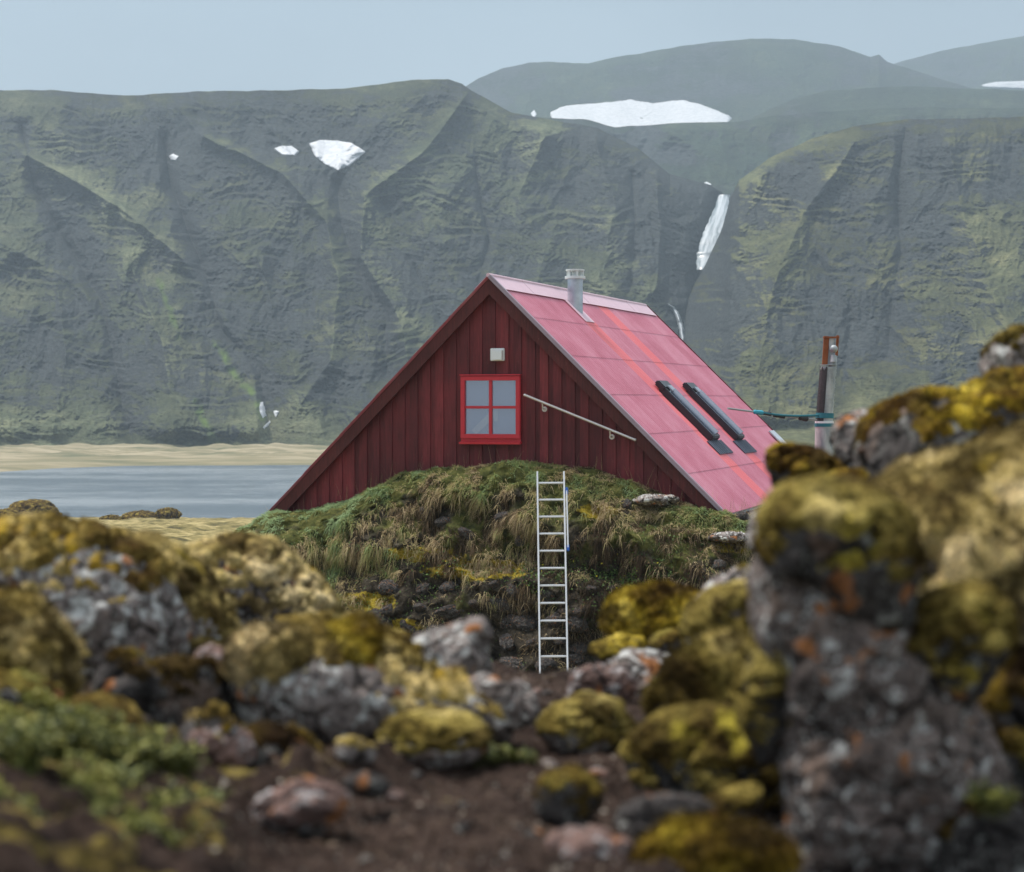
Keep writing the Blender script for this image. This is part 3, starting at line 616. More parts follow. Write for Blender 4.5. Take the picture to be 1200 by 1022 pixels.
BB(510, 862, 62, 24, 6.1, 'flat moss pad on soil below the lava ridge', 26, 'the flat moss pad', moss=.3, mm=MOSS_G, thick=.03, name='mossy_boulder', sub=5)
BB(604, 824, 28, 26, 7.0, 'pale grey stone standing at the crest below the ladder', 28, 'the pale crest stone', moss=-.9, name='lava_rock', sub=5, ang=1)
BB(430, 918, 26, 12, 5.2, 'small brown stone right of the pinkish slab', 29, None, moss=-2, rm=ROCK_DARK, name='lava_rock', sub=5)
BB(50, 912, 72, 44, 5.2, 'mossy stone under the leafy sprigs at lower left', 30, 'the leafy stone', moss=.3, mm=MOSS_B, thick=.03)
# centre group
BB(772, 728, 58, 32, 9.0, 'bright golden moss ball right of the ladder foot', 41, 'the golden moss ball', moss=.7, thick=.05, mm=MOSS_Y, fuzz=9000, mscale=2.2, rm=ROCK_DARK)
BB(727, 762, 32, 13, 8.8, 'small golden moss pad under the moss ball', 42, None, moss=.8, thick=.03, mm=MOSS_Y, name='moss_hummock', cat='moss', sub=5)
BB(765, 794, 70, 30, 8.0, 'grey stone slab below the golden moss ball', 43, 'the grey slab under the moss ball', moss=-.7, thick=.03, mm=MOSS_B, rot=-22, ang=1, name='lava_rock')
BB(705, 800, 40, 20, 7.6, 'brown-grey stone on the soil left of the grey slab', 143, None, moss=-.7, rm=ROCK_PINK, name='lava_rock', ang=1)
BB(690, 848, 54, 26, 6.6, 'olive moss hump on the soil slope right of centre', 44, 'the olive moss hump', moss=.45, thick=.035, mm=MOSS_G, mscale=2)
BB(872, 735, 66, 52, 6.3, 'upper moss-covered step beside the big grey rock', 45, 'the upper moss step', moss=.45, thick=.05, mm=MOSS_G, rot=-38, mscale=2)
BB(856, 815, 92, 50, 6.0, 'middle moss-covered step beside the big grey rock', 46, 'the middle moss step', moss=.6, thick=.05, mm=MOSS_G, rot=-20, fuzz=12000, mscale=2)
BB(835, 895, 98, 52, 5.7, 'lower overhanging moss-covered step beside the big grey rock', 47, 'the lower moss step', moss=.35, thick=.05, mm=MOSS_G, rot=-4, mscale=2, rm=ROCK_DARK)
BB(668, 932, 38, 30, 5.2, 'dark round mossy stone on the soil slope', 48, 'the dark round stone', moss=.2, thick=.02, mm=MOSS_B, rm=ROCK_DARK)
BB(688, 1008, 62, 38, 4.7, 'orange-spotted stone at the bottom edge right of centre', 49, 'the orange-spotted stone', moss=-.7, thick=.02, mm=MOSS_B, rm=ROCK_PINK, name='lava_rock')
BB(830, 1012, 88, 34, 4.6, 'bright moss hump at the bottom edge left of the big rock', 50, 'the bright bottom hump', moss=.6, thick=.035, mm=MOSS_Y, fuzz=6000, mscale=2)
BB(775, 965, 62, 36, 5.0, 'brown stone between the moss humps near the bottom', 51, 'the brown stone', moss=-.7, thick=.02, rm=ROCK_DARK, name='lava_rock')
BB(862, 705, 46, 50, 7.8, 'dark grey rock leaning below the roof corner', 52, 'the leaning dark rock', moss=-.5, thick=.03, mm=MOSS_B, rot=-42)
BB(925, 655, 30, 66, 7.9, 'steep grey rock slab in front of the roof corner', 53, 'the steep grey slab', moss=-.6, thick=.03, mm=MOSS_G, rot=30, ang=1)
# right group
BB(1035, 880, 150, 270, 5.0, 'huge grey lava rock face with white and orange lichen at right', 61, 'the huge grey rock', rm=ROCK_FACE, moss=-1.0, thick=.04, mm=MOSS_B, dep=.55, rot=-22, ang=.9, name='lava_rock', outline=[(888,668),(905,640),(950,636),(1000,660),(1040,700),(1075,750),(1115,800),(1150,850),(1190,960),(1200,1040),(950,1040),(935,960),(918,860),(905,780),(888,720)], ctr=(1010, 850))
BB(985, 660, 92, 78, 4.95, 'moss-hooded boulder on top of the huge grey rock', 62, 'the moss-hooded boulder', moss=.30, thick=.05, mm=MOSS_G, rm=ROCK_DARK, dep=.9, mscale=1.6, outline=[(900,650),(908,608),(934,584),(975,576),(1020,586),(1055,615),(1068,670),(1060,730),(1020,750),(970,715),(935,672),(900,662)])
BB(1235, 790, 215, 215, 5.9, 'broad moss-covered slope at the right edge above the dark hollow', 63, 'the broad mossy slope', moss=.8, thick=.06, mm=MOSS_P, dep=1.0, rot=-24, fuzz=30000, mscale=2.6, outline=[(1030,600),(1100,575),(1200,535),(1300,520),(1400,700),(1400,900),(1200,960),(1175,930),(1130,840),(1090,770),(1060,720),(1040,660)], ctr=(1200, 720))
BB(1160, 655, 150, 85, 6.4, 'pale mossy crest rising to the right edge', 64, 'the pale mossy crest', moss=.9, thick=.06, mm=MOSS_P, rot=-20, fuzz=14000, mscale=2.6)
BB(1110, 532, 100, 62, 7.4, 'golden mossed boulder on the skyline at right', 65, 'the golden skyline boulder', moss=-.1, thick=.06, mm=MOSS_Y, rot=-22, rm=ROCK_DARK, mscale=1.6, outline=[(1010,575),(1012,520),(1040,490),(1090,472),(1130,470),(1160,455),(1220,450),(1240,500),(1200,535),(1130,565),(1060,592),(1020,592)])
BB(1195, 432, 40, 42, 7.8, 'round lichened boulder topping the pile at the right edge', 66, 'the topmost boulder', moss=-.25, thick=.04, mm=MOSS_G)
BB(1185, 500, 62, 40, 7.6, 'yellow moss cushion under the topmost right boulder', 67, None, moss=.4, thick=.05, mm=MOSS_Y, mscale=1.6)
BB(1030, 530, 60, 42, 8.6, 'bare grey blurred rock left of the golden mossed boulder', 68, 'the bare grey skyline rock', moss=-.8, thick=.03, mm=MOSS_Y, rot=-34, ang=1)
BB(945, 562, 46, 28, 7.8, 'small moss-topped rock against the roof edge', 69, None, moss=.1, thick=.05, mm=MOSS_Y, rm=ROCK_DARK, rot=-24)
BB(995, 582, 40, 24, 7.4, 'golden moss lump between the skyline rocks', 70, None, moss=.3, thick=.04, mm=MOSS_Y, rm=ROCK_DARK)
BB(1120, 600, 80, 40, 5.75, 'straw-coloured moss roll along the top of the broad mossy slope', 72, None, moss=.8, thick=.05, mm=MOSS_P, fuzz=12000, mscale=2.2, outline=[(1040, 606), (1100, 573), (1200, 533), (1270, 528), (1270, 625), (1150, 655), (1060, 640)])
BB(1160, 850, 95, 120, 5.5, 'brown mossy bulge hanging over the dark hollow at right', 73, 'the brown mossy bulge', moss=.3, thick=.05, mm=MOSS_B, rm=ROCK_DARK, rot=-30, mscale=2)
BB(1115, 745, 52, 60, 4.95, 'olive moss tongue hanging over the right edge of the huge grey rock', 74, None, moss=.5, thick=.04, mm=MOSS_G, rm=ROCK_DARK, rot=-35, mscale=2)
BB(905, 790, 34, 70, 5.05, 'narrow moss strip running down the left edge of the huge grey rock', 75, None, moss=.5, thick=.04, mm=MOSS_G, rm=ROCK_DARK, rot=-12, mscale=2)
BB(1165, 1000, 70, 60, 4.8, 'dark stone in the hollow at the bottom right corner', 71, 'the dark corner stone', moss=-.2, thick=.03, mm=MOSS_B, rm=ROCK_DARK)

# smaller stones filling the gaps; each is named by its look and by the nearest big boulder
USED = set()
def relabel(px, py, look):
    ds = sorted((math.hypot(px-x, (py-y)*1.2), x, y, n) for x, y, n in NAMED)
    for dist, x, y, n in ds:
        dx, dy = px-x, py-y
        rel = ('right of' if dx > 0 else 'left of') if abs(dx) > abs(dy) else ('just below' if dy > 0 else 'just above')
        for pre in ('', 'slightly farther '):
            l = '%s %s%s %s' % (look, pre, rel, n)
            if l not in USED and dist < 420: USED.add(l); return l
    return look+' at the side of the path'
r_ = random.Random(9); g_ = 0
for i in range(110):
    d = r_.uniform(5.0, 8.8); px = r_.uniform(-20, 1220); x = (px-CX)/F*d
    zn, _ = zone(np.array([x]), np.array([d])); 
    if zn[0] < .5: continue
    if px > 900 or (px < 480 and d < 5.9 and r_.random() < .6): continue
    z = float(Hf(np.array([x]), np.array([d]))[0]); py = HY-(z-ZC)/d*F
    hw = r_.uniform(12, 44); hh = hw*r_.uniform(.5, .8)
    ms = r_.choice([-.9, -.5, -.2, .1, .4]); rm = r_.choice([ROCK, ROCK_DARK, ROCK_DARK, ROCK_PINK]); mm = r_.choice([MOSS, MOSS_B, MOSS_G, MOSS_P, MOSS_B])
    size = 'small' if hw < 24 else 'medium-sized'; colr = {'lichened_lava': 'grey', 'dark_lava': 'dark', 'reddish_lava': 'reddish'}[rm.name]
    look = '%s %s %s' % (size, colr, 'bare stone' if ms < -.4 else 'half-mossed stone' if ms < .2 else 'moss-covered stone')
    boulder(px, py-hh*.35, hw, hh, d, relabel(px, py, look), 900+i, moss=ms, thick=.02, mm=mm, rm=rm, sub=4 if hw < 24 else 5, name='stone', cat='stone', group='stones filling the gaps between the boulders', rot=r_.uniform(-25, 25), mscale=.8)
for i in range(34):
    px = r_.uniform(250, 900); d = r_.uniform(4.8, 8.6); x = (px-CX)/F*d; z = float(Hf(np.array([x]), np.array([d]))[0])
    s = r_.uniform(.015, .05); V, Fc = boulder_shape((s, s*.9, s*.6), 300+i, 4, .9); rm = r_.choice([ROCK, ROCK_PINK, ROCK_DARK])
    o = mesh_np('loose_stone', V, Fc, rm); o.location = (x, d, z+s*.2)
    colr = {'lichened_lava': 'grey', 'dark_lava': 'blackish', 'reddish_lava': 'reddish'}[rm.name]
    tag(o, relabel(px, HY-(z-ZC)/d*F, 'loose %s %s' % (colr, 'pebble' if s < .03 else 'cobble')), 'stone', 'loose stones on the bare soil')

# leafy sprigs
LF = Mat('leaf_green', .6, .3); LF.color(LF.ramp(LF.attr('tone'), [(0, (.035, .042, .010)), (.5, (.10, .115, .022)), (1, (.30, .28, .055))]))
LF.b.inputs['Transmission Weight'].default_value = 0
def sprig(loc, r, h, n, label, seed, leaf=.02, mat=None, name='leafy_plant', group='leafy plants among the rocks'):
    g = np.random.default_rng(seed); V = []; Fq = []; T = []
    def quad(a, b, c, d, t):
        k = len(V); V.extend([a, b, c, d]); Fq.append((k, k+1, k+2, k+3)); T.extend([t]*4)
    for i in range(n):
        a = g.uniform(0, 6.28); rr = r*math.sqrt(g.random()); p0 = np.array([rr*.6*math.cos(a), rr*.6*math.sin(a), -.02])
        p1 = np.array([rr*math.cos(a), rr*math.sin(a), h*g.uniform(.4, 1)]); sd = np.array([.0015, .001, 0])
        quad(p0-sd, p0+sd, p1+sd, p1-sd, .2)
        for j in range(6):
            q = p0+(p1-p0)*g.uniform(.35, 1); dr = g.normal(size=3); dr[2] = abs(dr[2])*.5; dr /= np.linalg.norm(dr)
            s = np.cross(dr, [0, 0, 1.]); s /= np.linalg.norm(s)+1e-9; L = leaf*g.uniform(.6, 1.3)
            quad(q, q+dr*L*.5+s*L*.35, q+dr*L, q+dr*L*.5-s*L*.35, g.random())
    o = mesh_np(name, V, Fq, mat or LF.m, smooth=False, attrs={'tone': T}); o.location = loc
    return tag(o, label, 'plant', group)
def gz(x, y): return float(Hf(np.array([x]), np.array([y]))[0])
for i, (px, py, d, r, h, n, lb) in enumerate([
    (70, 925, 5.0, .11, .10, 90, 'bushy green leaves at the far left below the moss tuft'), (150, 905, 5.1, .10, .09, 90, 'leafy green sprigs right below the small moss tuft'),
    (205, 925, 5.2, .08, .07, 60, 'leafy sprigs trailing right towards the pink slab'), (120, 965, 4.7, .12, .06, 90, 'low green leaves above the bottom left stone'),
    (25, 990, 4.5, .08, .10, 60, 'dark green leaves in the bottom left corner'), (95, 895, 5.3, .12, .09, 110, 'tallest yellow-green sprigs beside the small round moss tuft'), (35, 945, 4.9, .12, .08, 110, 'dense green sprigs at the left edge near the bottom'), (175, 950, 4.8, .10, .05, 80, 'yellowish sprigs just above the low moss hump'), (235, 935, 5.0, .07, .05, 60, 'thin sprigs reaching towards the pinkish slab'), (575, 880, 6.1, .09, .05, 60, 'small green sprigs on the moss pad left of the soil'),
    (610, 885, 6.1, .06, .05, 40, 'tiny green sprigs at the middle of the soil crest'), (1165, 930, 4.6, .06, .06, 40, 'green leaves in the dark hollow at lower right')]):
    p = ray(px, py, d); sprig((p[0], p[1], max(gz(p[0], p[1])-.01, p[2]-h*.6)), r, h, n, lb, 500+i, .022)

def leaves(name, P, size, tone, seed, mat, up=.5):
    q = np.random.default_rng(seed); n = len(P); d = q.normal(size=(n, 3))+np.array([0, -.8*up*2, up]); d /= np.linalg.norm(d, axis=1)[:, None]
    a = np.cross(d, q.normal(size=(n, 3))); a /= np.linalg.norm(a, axis=1)[:, None]; b = np.cross(d, a); s = size[:, None]
    V = np.stack([P-a*s, P-b*s*.6+d*s*.2, P+a*s, P+b*s*.6+d*s*.2], 1).reshape(-1, 3)
    return mesh_np(name, V, np.arange(n*4).reshape(-1, 4), mat, smooth=False, attrs={'tone': np.repeat(tone, 4)})
g = np.random.default_rng(77)
d_ = g.uniform(4.2, 5.9, 60000); px_ = g.uniform(-60, 330, 60000); x_ = (px_-CX)/F*d_
k_ = np.clip(fbm(S3(x_*7, d_*7, 3), 3)*3-.05, 0, 1)*sstep(270, 150, px_+40*fbm(S3(d_*4, 0, 1), 2)); kp = g.random(len(k_)) < k_; x_, d_, k_ = x_[kp], d_[kp], k_[kp]
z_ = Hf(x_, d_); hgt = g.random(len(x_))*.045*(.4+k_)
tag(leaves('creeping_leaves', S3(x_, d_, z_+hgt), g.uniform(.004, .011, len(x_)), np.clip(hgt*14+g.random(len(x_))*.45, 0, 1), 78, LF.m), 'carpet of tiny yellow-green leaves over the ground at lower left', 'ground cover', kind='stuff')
LIT = Mat('soil_litter', .9, .1); LIT.color(LIT.ramp(LIT.attr('tone'), [(0, (.012, .008, .006)), (.5, (.07, .045, .033)), (.85, (.16, .115, .085)), (1, (.42, .38, .33))]))
d_ = g.uniform(4.2, 9.2, 30000); px_ = g.uniform(180, 960, 30000); x_ = (px_-CX)/F*d_; z_ = Hf(x_, d_)
tag(leaves('soil_litter', S3(x_, d_, z_+.002), g.uniform(.002, .009, len(x_))*(.6+g.random(len(x_))**6*2), g.random(len(x_)), 79, LIT.m, .2), 'crumbs, flakes and dead bits scattered over the brown soil', 'litter', kind='stuff')

# ------------------------------------------------------------ cabin frame of reference
YAW = math.radians(-17.8); U = Vector((math.cos(YAW), math.sin(YAW), 0)); Vd = Vector((-math.sin(YAW), math.cos(YAW), 0))
A0 = Vector((-.39, 33.0, ZC)); APEX = 2.10; SL = .979; LEN = 11.1; ZF = 2.30      # local z = z relative to the eye + ZF
UL, UR = -3.92, 3.97
def hw_(u, v, z): p = A0+U*u+Vd*v; return Vector((p.x, p.y, ZC+z))
def gable(px, py, v=0.0):
    dx, dz = (px-CX)/F, (HY-py)/F; a = A0+Vd*v
    d = (a.x*Vd.x+a.y*Vd.y)/(dx*Vd.x+Vd.y); P = Vector((dx*d, d, 0)); return ((P-Vector((a.x, a.y, 0))).dot(U), dz*d+ZF)
def roofhit(px, py, lift=0.0):
    dx, dz = (px-CX)/F, (HY-py)/F; AU = A0.x*U.x+A0.y*U.y
    d = (APEX+lift+SL*AU)/(dz+SL*(dx*U.x+U.y)); P = Vector((dx*d-A0.x, d-A0.y, 0)); return (P.dot(U), P.dot(Vd))

# ------------------------------------------------------------ turf bank swept round the front of the cabin
path = [(-5.2, 9.0, -3.2), (-4.9, 5.0, -2.9), (-4.6, 2.0, -2.45), (-4.15, .7, -2.15), (-3.7, .3, -1.98), (-3.2, .28, -1.9), (-2.55, .28, -1.72), (-1.6, .28, -1.30), (-.82, .28, -1.13), (.41, .28, -1.07),
        (1.2, .28, -1.10), (1.9, .28, -1.17), (2.78, .28, -1.50), (3.5, .28, -1.70), (4.0, .35, -1.86), (4.45, .8, -1.93), (4.7, 3., -1.93), (4.75, 7, -1.95), (4.8, 12, -2.0)]
pp = np.array(path); dl = np.r_[0, np.cumsum(np.hypot(np.diff(pp[:, 0]), np.diff(pp[:, 1])))]
prof_r = np.array([-.1, .25, .7, 1.05, 1.25, 1.42, 1.62, 1.9, 2.2, 2.6, 3.6]); prof_f = np.array([0, .0, .03, .13, .30, .46, .50, .70, .88, .97, 1.06])
def bank(a, s):
    """a = metres along the path, s = 0..1 across; world points"""
    u = np.interp(a, dl, pp[:, 0]); v = np.interp(a, dl, pp[:, 1]); z0 = np.interp(a, dl, pp[:, 2])
    e_ = .6; u1 = np.interp(a+e_, dl, pp[:, 0]); u0 = np.interp(a-e_, dl, pp[:, 0]); v1 = np.interp(a+e_, dl, pp[:, 1]); v0 = np.interp(a-e_, dl, pp[:, 1])
    tx, ty = u1-u0, v1-v0; l = np.hypot(tx, ty)+1e-9; nx, ny = ty/l, -tx/l
    ks = s*(len(prof_r)-1); r = np.interp(ks, np.arange(len(prof_r)), prof_r); f = np.interp(ks, np.arange(len(prof_r)), prof_f)
    zb = -4.55; z = z0+(zb-z0)*f
    edge = sstep(.0, .25, s); P0 = S3(u+nx*r, v+ny*r, z)
    dn = fbm(P0*np.array([.8, .8, 1.3])+3, 4)*.62+fbm(P0*np.array([3.2, 3.2, 4])+9, 3, ridged=True)*.10+fbm(P0*11, 3)*.035
    dn = dn*(.12+.88*edge)
    dzz = (fbm(P0*1.1+20, 3)*.16+fbm(P0*4+2, 3)*.05)*sstep(0, .15, s)+fbm(P0*5+7, 2)*.03+fbm(P0*2.2+27, 3)*.13*sstep(.04, .2, s)
    uu = P0[..., 0]+nx*dn; vv = P0[..., 1]+ny*dn; zz = z+dzz
    W = np.stack([A0.x+U.x*uu+Vd.x*vv, A0.y+U.y*uu+Vd.y*vv, ZC+zz], -1); return W
na, ns = 1100, 260
aa = np.linspace(0, dl[-1], na); ss = np.linspace(0, 1, ns)
AA, SS = np.meshgrid(aa, ss); BW = bank(AA, SS)
bk = Mat('turf_bank_earth', .95, .1)
b1 = bk.noise(1.2, 5); b2 = bk.noise(6, 7, None, .7); b3 = bk.noise(26, 6, None, .7)
earth = bk.ramp(bk.math('ADD', bk.math('MULTIPLY', b2, .6), bk.math('MULTIPLY', b3, .4)), [(.36, (.010, .009, .007)), (.48, (.035, .028, .020)), (.58, (.075, .062, .045)), (.68, (.16, .145, .125))])
grn = bk.ramp(b2, [(.35, (.03, .035, .012)), (.5, (.075, .08, .022)), (.65, (.15, .14, .045))])
sa = bk.attr('up')
gmask = bk.map(bk.math('ADD', sa, bk.math('MULTIPLY', bk.math('SUBTRACT', b1, .5), 1.6)), .40, .60)
cc = bk.mix(gmask, earth, grn)
mossb = bk.map(bk.math('ADD', bk.attr('moss'), bk.math('MULTIPLY', bk.math('SUBTRACT', b2, .5), 1.4)), .45, .62)
cc = bk.mix(mossb, cc, bk.ramp(b3, [(.3, (.13, .075, .01)), (.5, (.27, .20, .02)), (.7, (.40, .32, .06))]))
bk.color(cc); bk.bump(bk.math('ADD', b2, bk.math('MULTIPLY', b3, .6)), 1.0, .06)
bpx = BW[..., 0]/BW[..., 1]*F+CX; bpy_ = HY-(BW[..., 2]-ZC)/BW[..., 1]*F
upm = 1-SS*1.15
msk = np.zeros_like(SS)
for (x, y, rx, ry) in [(560, 668, 75, 15), (430, 705, 40, 13), (500, 650, 60, 10), (300, 650, 25, 10), (470, 735, 30, 12), (700, 600, 30, 10), (860, 640, 40, 10)]:
    msk = np.maximum(msk, np.exp(-((bpx-x)/rx)**2-((bpy_-y)/ry)**2))
mesh_np('turf_bank', BW, gridF(ns, na), bk.m, attrs={'up': upm, 'moss': msk})['kind'] = 'structure'
# the earth under the cabin behind the bank
yard = MB(); yard.box((0, 6.2, ZF-3.5), (8.6, 11.6, 2.6), bev=.3); yo = yard.build('cabin_terrace', bk.m); yo.location = (A0.x, A0.y, ZC-ZF); yo.rotation_euler = (0, 0, YAW); yo['kind'] = 'structure'

# stones showing in the bank
def bank_point(px, py):
    d2 = (bpx-px)**2+(bpy_-py)**2; j = np.argmin(d2+BW[..., 1]*3); return BW.reshape(-1, 3)[j]
protos = []
for i in range(9):
    V, Fc = boulder_shape((1, .8, .72), 700+i, 5, 1.0); protos.append(V)
spots = []
r_ = random.Random(11)
for row, (y0, n) in enumerate([(690, 10), (712, 12), (733, 14), (756, 14), (778, 13)]):
    for k in range(n):
        px = 455+(k+r_.uniform(-.3, .3))*(390/n); spots.append((px, y0+r_.uniform(-6, 6), r_.uniform(.08, .24)))
spots += [(520, 612, .14), (548, 626, .16), (590, 606, .13), (610, 634, .15), (500, 600, .12), (735, 592, .14), (870, 606, .14), (838, 664, .16), (850, 690, .2), (823, 678, .14), (876, 628, .15)]
ORD = ['first', 'second', 'third', 'fourth', 'fifth', 'sixth', 'seventh', 'eighth', 'ninth', 'tenth', 'eleventh', 'twelfth', 'thirteenth', 'fourteenth']
CNT = [10, 12, 14, 14, 13]; COURSE = ['topmost', 'second highest', 'middle', 'second lowest', 'lowest']
def bank_label(i, px, py, s):
    k = 0
    for c_, n_ in enumerate(CNT):
        if i < k+n_: return '%s stone from the left in the %s course of the bank wall' % (ORD[i-k], COURSE[c_])
        k += n_
    return ['grey stone peeping from the grass high left of the ladder', 'stone in the grass just below the highest one left of the ladder', 'stone poking out of grass directly under the window', 'stone in the grass nearest the left rail of the ladder', 'leftmost stone in the brown grass under the gable',
            'stone beside the flat slab right of the ladder', 'dark stone at the foot of the roof corner', 'stone below the pale flat slab on the right', 'lower stone at the right end of the bank', 'stone in the herbs right of the ladder', 'stone right of the pale flat slab'][i-k]
for i, (px, py, s) in enumerate(spots):
    p = bank_point(px, py); V = protos[i % 9]*s
    if (i//9) == 0 or i < 9:
        pass
    o = mesh_np('bank_stone', protos[i % 9], Fc, ROCK_DARK) if i < 9 else None
    if o is None:
        o = BANKP[i % 9].copy(); COL.objects.link(o)
    else:
        if i == 0: BANKP = []
        BANKP.append(o)
    o.location = (p[0], p[1]+s*.25, p[2]); k = s
    o.scale = (k*r_.uniform(.9, 1.3), k, k*r_.uniform(.75, 1.0)); o.rotation_euler = (r_.uniform(-.3, .3), r_.uniform(-.5, .5), r_.uniform(0, 6.28))
    tag(o, bank_label(i, px, py, s), 'stone', 'lava stones packed in the turf bank face')
# flat slabs on the bank
for (px, py, sx, lb) in [(765, 588, .42, 'flat grey slab lying on the bank top right of the ladder'), (852, 632, .36, 'pale flat slab low on the bank below the roof corner'), (757, 768, .0, '')]:
    if sx == 0: continue
    V, Fc = boulder_shape((sx, .3, .07), int(px), 5, 1.0); p = bank_point(px, py); o = mesh_np('stone_slab', V, Fc, ROCK); o.location = (p[0], p[1]-.12, p[2]+.03); tag(o, lb, 'stone')

# ------------------------------------------------------------ grass
def grass_mat(name, stops):
    m = Mat(name, .75, .15); c = m.ramp(m.attr('tone'), stops); m.color(c)
    tl = N(m.nt, 'ShaderNodeBsdfTranslucent'); m.L(c, tl.inputs[0]); ms = N(m.nt, 'ShaderNodeMixShader'); ms.inputs[0].default_value = .42
    m.L(m.b.outputs[0], ms.inputs[1]); m.L(tl.outputs[0], ms.inputs[2]); m.L(ms.outputs[0], m.nt.nodes['Material Output'].inputs[0]); return m.m
GM = grass_mat('bank_grass', [(0, (.05, .034, .02)), (.2, (.15, .10, .055)), (.4, (.56, .44, .27)), (.52, (.44, .37, .17)), (.68, (.26, .29, .11)), (.85, (.20, .27, .10)), (1, (.36, .46, .25))])
def blades(name, P, Nn, L, W, tone, droop, seed, mat, jit=.45, lean=None):
    g = np.random.default_rng(seed); n = len(P)
    d = Nn+g.normal(size=(n, 3))*jit
    if lean is not None: d = d+lean
    d /= np.linalg.norm(d, axis=1)[:, None]
    s = np.cross(d, g.normal(size=(n, 3))); s /= np.linalg.norm(s, axis=1)[:, None]+1e-9
    L = L[:, None]; W = W[:, None]; dr = droop[:, None]*np.array([0, 0, -1.0])
    K = 4; rows = []
    for k in range(K+1):
        t = k/K; c = P+d*L*t+dr*L*t*t; w_ = W*(1-t)**.7*.5+1e-4
        rows += [c-s*w_, c+s*w_]
    V = np.stack(rows, 1); m = 2*(K+1); b = np.arange(n)[:, None]*m
    Fq = np.concatenate([b+np.array([[2*k, 2*k+1, 2*k+3, 2*k+2]]) for k in range(K)], 0)
    return mesh_np(name, V.reshape(-1, 3), Fq, mat, smooth=True, attrs={'tone': np.repeat(tone, m)})
g = np.random.default_rng(21)
BN = np.cross(np.gradient(BW, axis=1), np.gradient(BW, axis=0)); BN /= np.linalg.norm(BN, axis=-1)[..., None]+1e-9
if BN[..., 2].mean() < 0: BN = -BN
def bank_samples(n, smin, smax, dens, amin=4.0, amax=None):
    a = g.uniform(amin, amax or dl[-1]-4, n*3); s = g.uniform(smin, smax, n*3)
    # clumps
    P = bank(a, s); k = dens(P, s); keep = g.random(len(k)) < k; a, s, P = a[keep][:n], s[keep][:n], P[keep][:n]
    ia = np.clip((a/dl[-1]*(na-1)).astype(int), 0, na-1); is_ = np.clip((s*(ns-1)).astype(int), 0, ns-1)
    return P, BN[is_, ia], s
def pxy(P): return P[:, 0]/P[:, 1]*F+CX, HY-(P[:, 2]-ZC)/P[:, 1]*F
def dens_top(P, s):
    c = fbm(P*3.0+2, 3); c2 = fbm(P*1.1+12, 2); return np.clip(.50+c*2.2+c2*1.0-sstep(.38, .62, s)*.65, 0, 1)
P, Nn, s = bank_samples(120000, .02, .66, dens_top)
X_, Y_ = pxy(P)
gt = .70+.8*fbm(P*1.3+5, 3)+.55*fbm(P*4+1, 2)-sstep(.22, .42, s)*.42+sstep(480, 360, X_)*.30-sstep(620, 700, X_)*.28+g.normal(size=len(P))*.10
cl = fbm(P*4+31, 2)
L = (.06+.09*g.random(len(P))+.05*sstep(.2, .4, s))*.85*(1+1.5*cl)*(1-.55*sstep(.12, .0, s))
dro = .45+.7*sstep(.15, .45, s)+.2*g.random(len(P))
lean = np.array([0, -.35, .05])+np.stack([fbm(P*1.6, 2)*1.2, 0*s, 0*s], -1)
o = blades('turf_grass', P, Nn, L, np.full(len(P), .013), np.clip(gt, .02, .98), dro, 22, GM, .55, lean)
tag(o, 'green and straw-coloured grass drooping over the top of the turf bank', 'grass', kind='stuff')
P, Nn, s = bank_samples(900, .02, .10, lambda P, s: np.ones(len(P)))
o = blades('dry_stalks', P, np.tile([0, 0, 1.0], (len(P), 1)), .18+.30*g.random(len(P)), np.full(len(P), .005), np.clip(.30+.15*g.normal(size=len(P)), 0, 1), .10+.15*g.random(len(P)), 25, GM, .22)
tag(o, 'thin dry stalks standing against the foot of the gable boards', 'grass', kind='stuff')
# low herbs on the face
HM = Mat('herb_leaves', .65, .25); HM.color(HM.ramp(HM.attr('tone'), [(0, (.02, .035, .012)), (.5, (.055, .10, .022)), (.9, (.12, .19, .04)), (1, (.45, .40, .03))])); HERB = HM.m
def leaves(name, P, size, tone, seed, mat):
    q = np.random.default_rng(seed); n = len(P); d = q.normal(size=(n, 3))+np.array([0, -.8, .5]); d /= np.linalg.norm(d, axis=1)[:, None]
    a = np.cross(d, q.normal(size=(n, 3))); a /= np.linalg.norm(a, axis=1)[:, None]; b = np.cross(d, a); s = size[:, None]
    V = np.stack([P-a*s, P-b*s*.6+d*s*.2, P+a*s, P+b*s*.6+d*s*.2], 1).reshape(-1, 3)
    return mesh_np(name, V, np.arange(n*4).reshape(-1, 4), mat, smooth=False, attrs={'tone': np.repeat(tone, 4)})
def dens_herb(P, s):
    x, y = pxy(P); z = np.zeros(len(P))
    for (cx, cy, rx, ry, k) in [(750, 690, 60, 42, 1), (640, 685, 60, 16, .9), (700, 660, 80, 12, .6), (440, 740, 60, 45, .5), (350, 680, 50, 40, .35), (560, 790, 50, 18, .8), (800, 720, 50, 30, .5), (500, 690, 60, 40, .25), (790, 640, 60, 18, .4)]:
        z = np.maximum(z, k*np.exp(-((x-cx)/rx)**2-((y-cy)/ry)**2))
    return np.clip(z*(.8+1.8*fbm(P*3.5+8, 3)), 0, 1)
P, Nn, s = bank_samples(42000, .3, .98, dens_herb)
q = g.random((len(P), 1)); P = P+Nn*q*.10+g.normal(size=P.shape)*.02
o = leaves('ground_herbs', P, g.uniform(.010, .024, len(P)), np.clip(.1+.5*q[:, 0]+.3*g.random(len(P))+(g.random(len(P)) > .985)*1., 0, 1), 31, HERB)
tag(o, 'low green leafy herbs spreading over the face of the turf bank', 'herbs', kind='stuff')
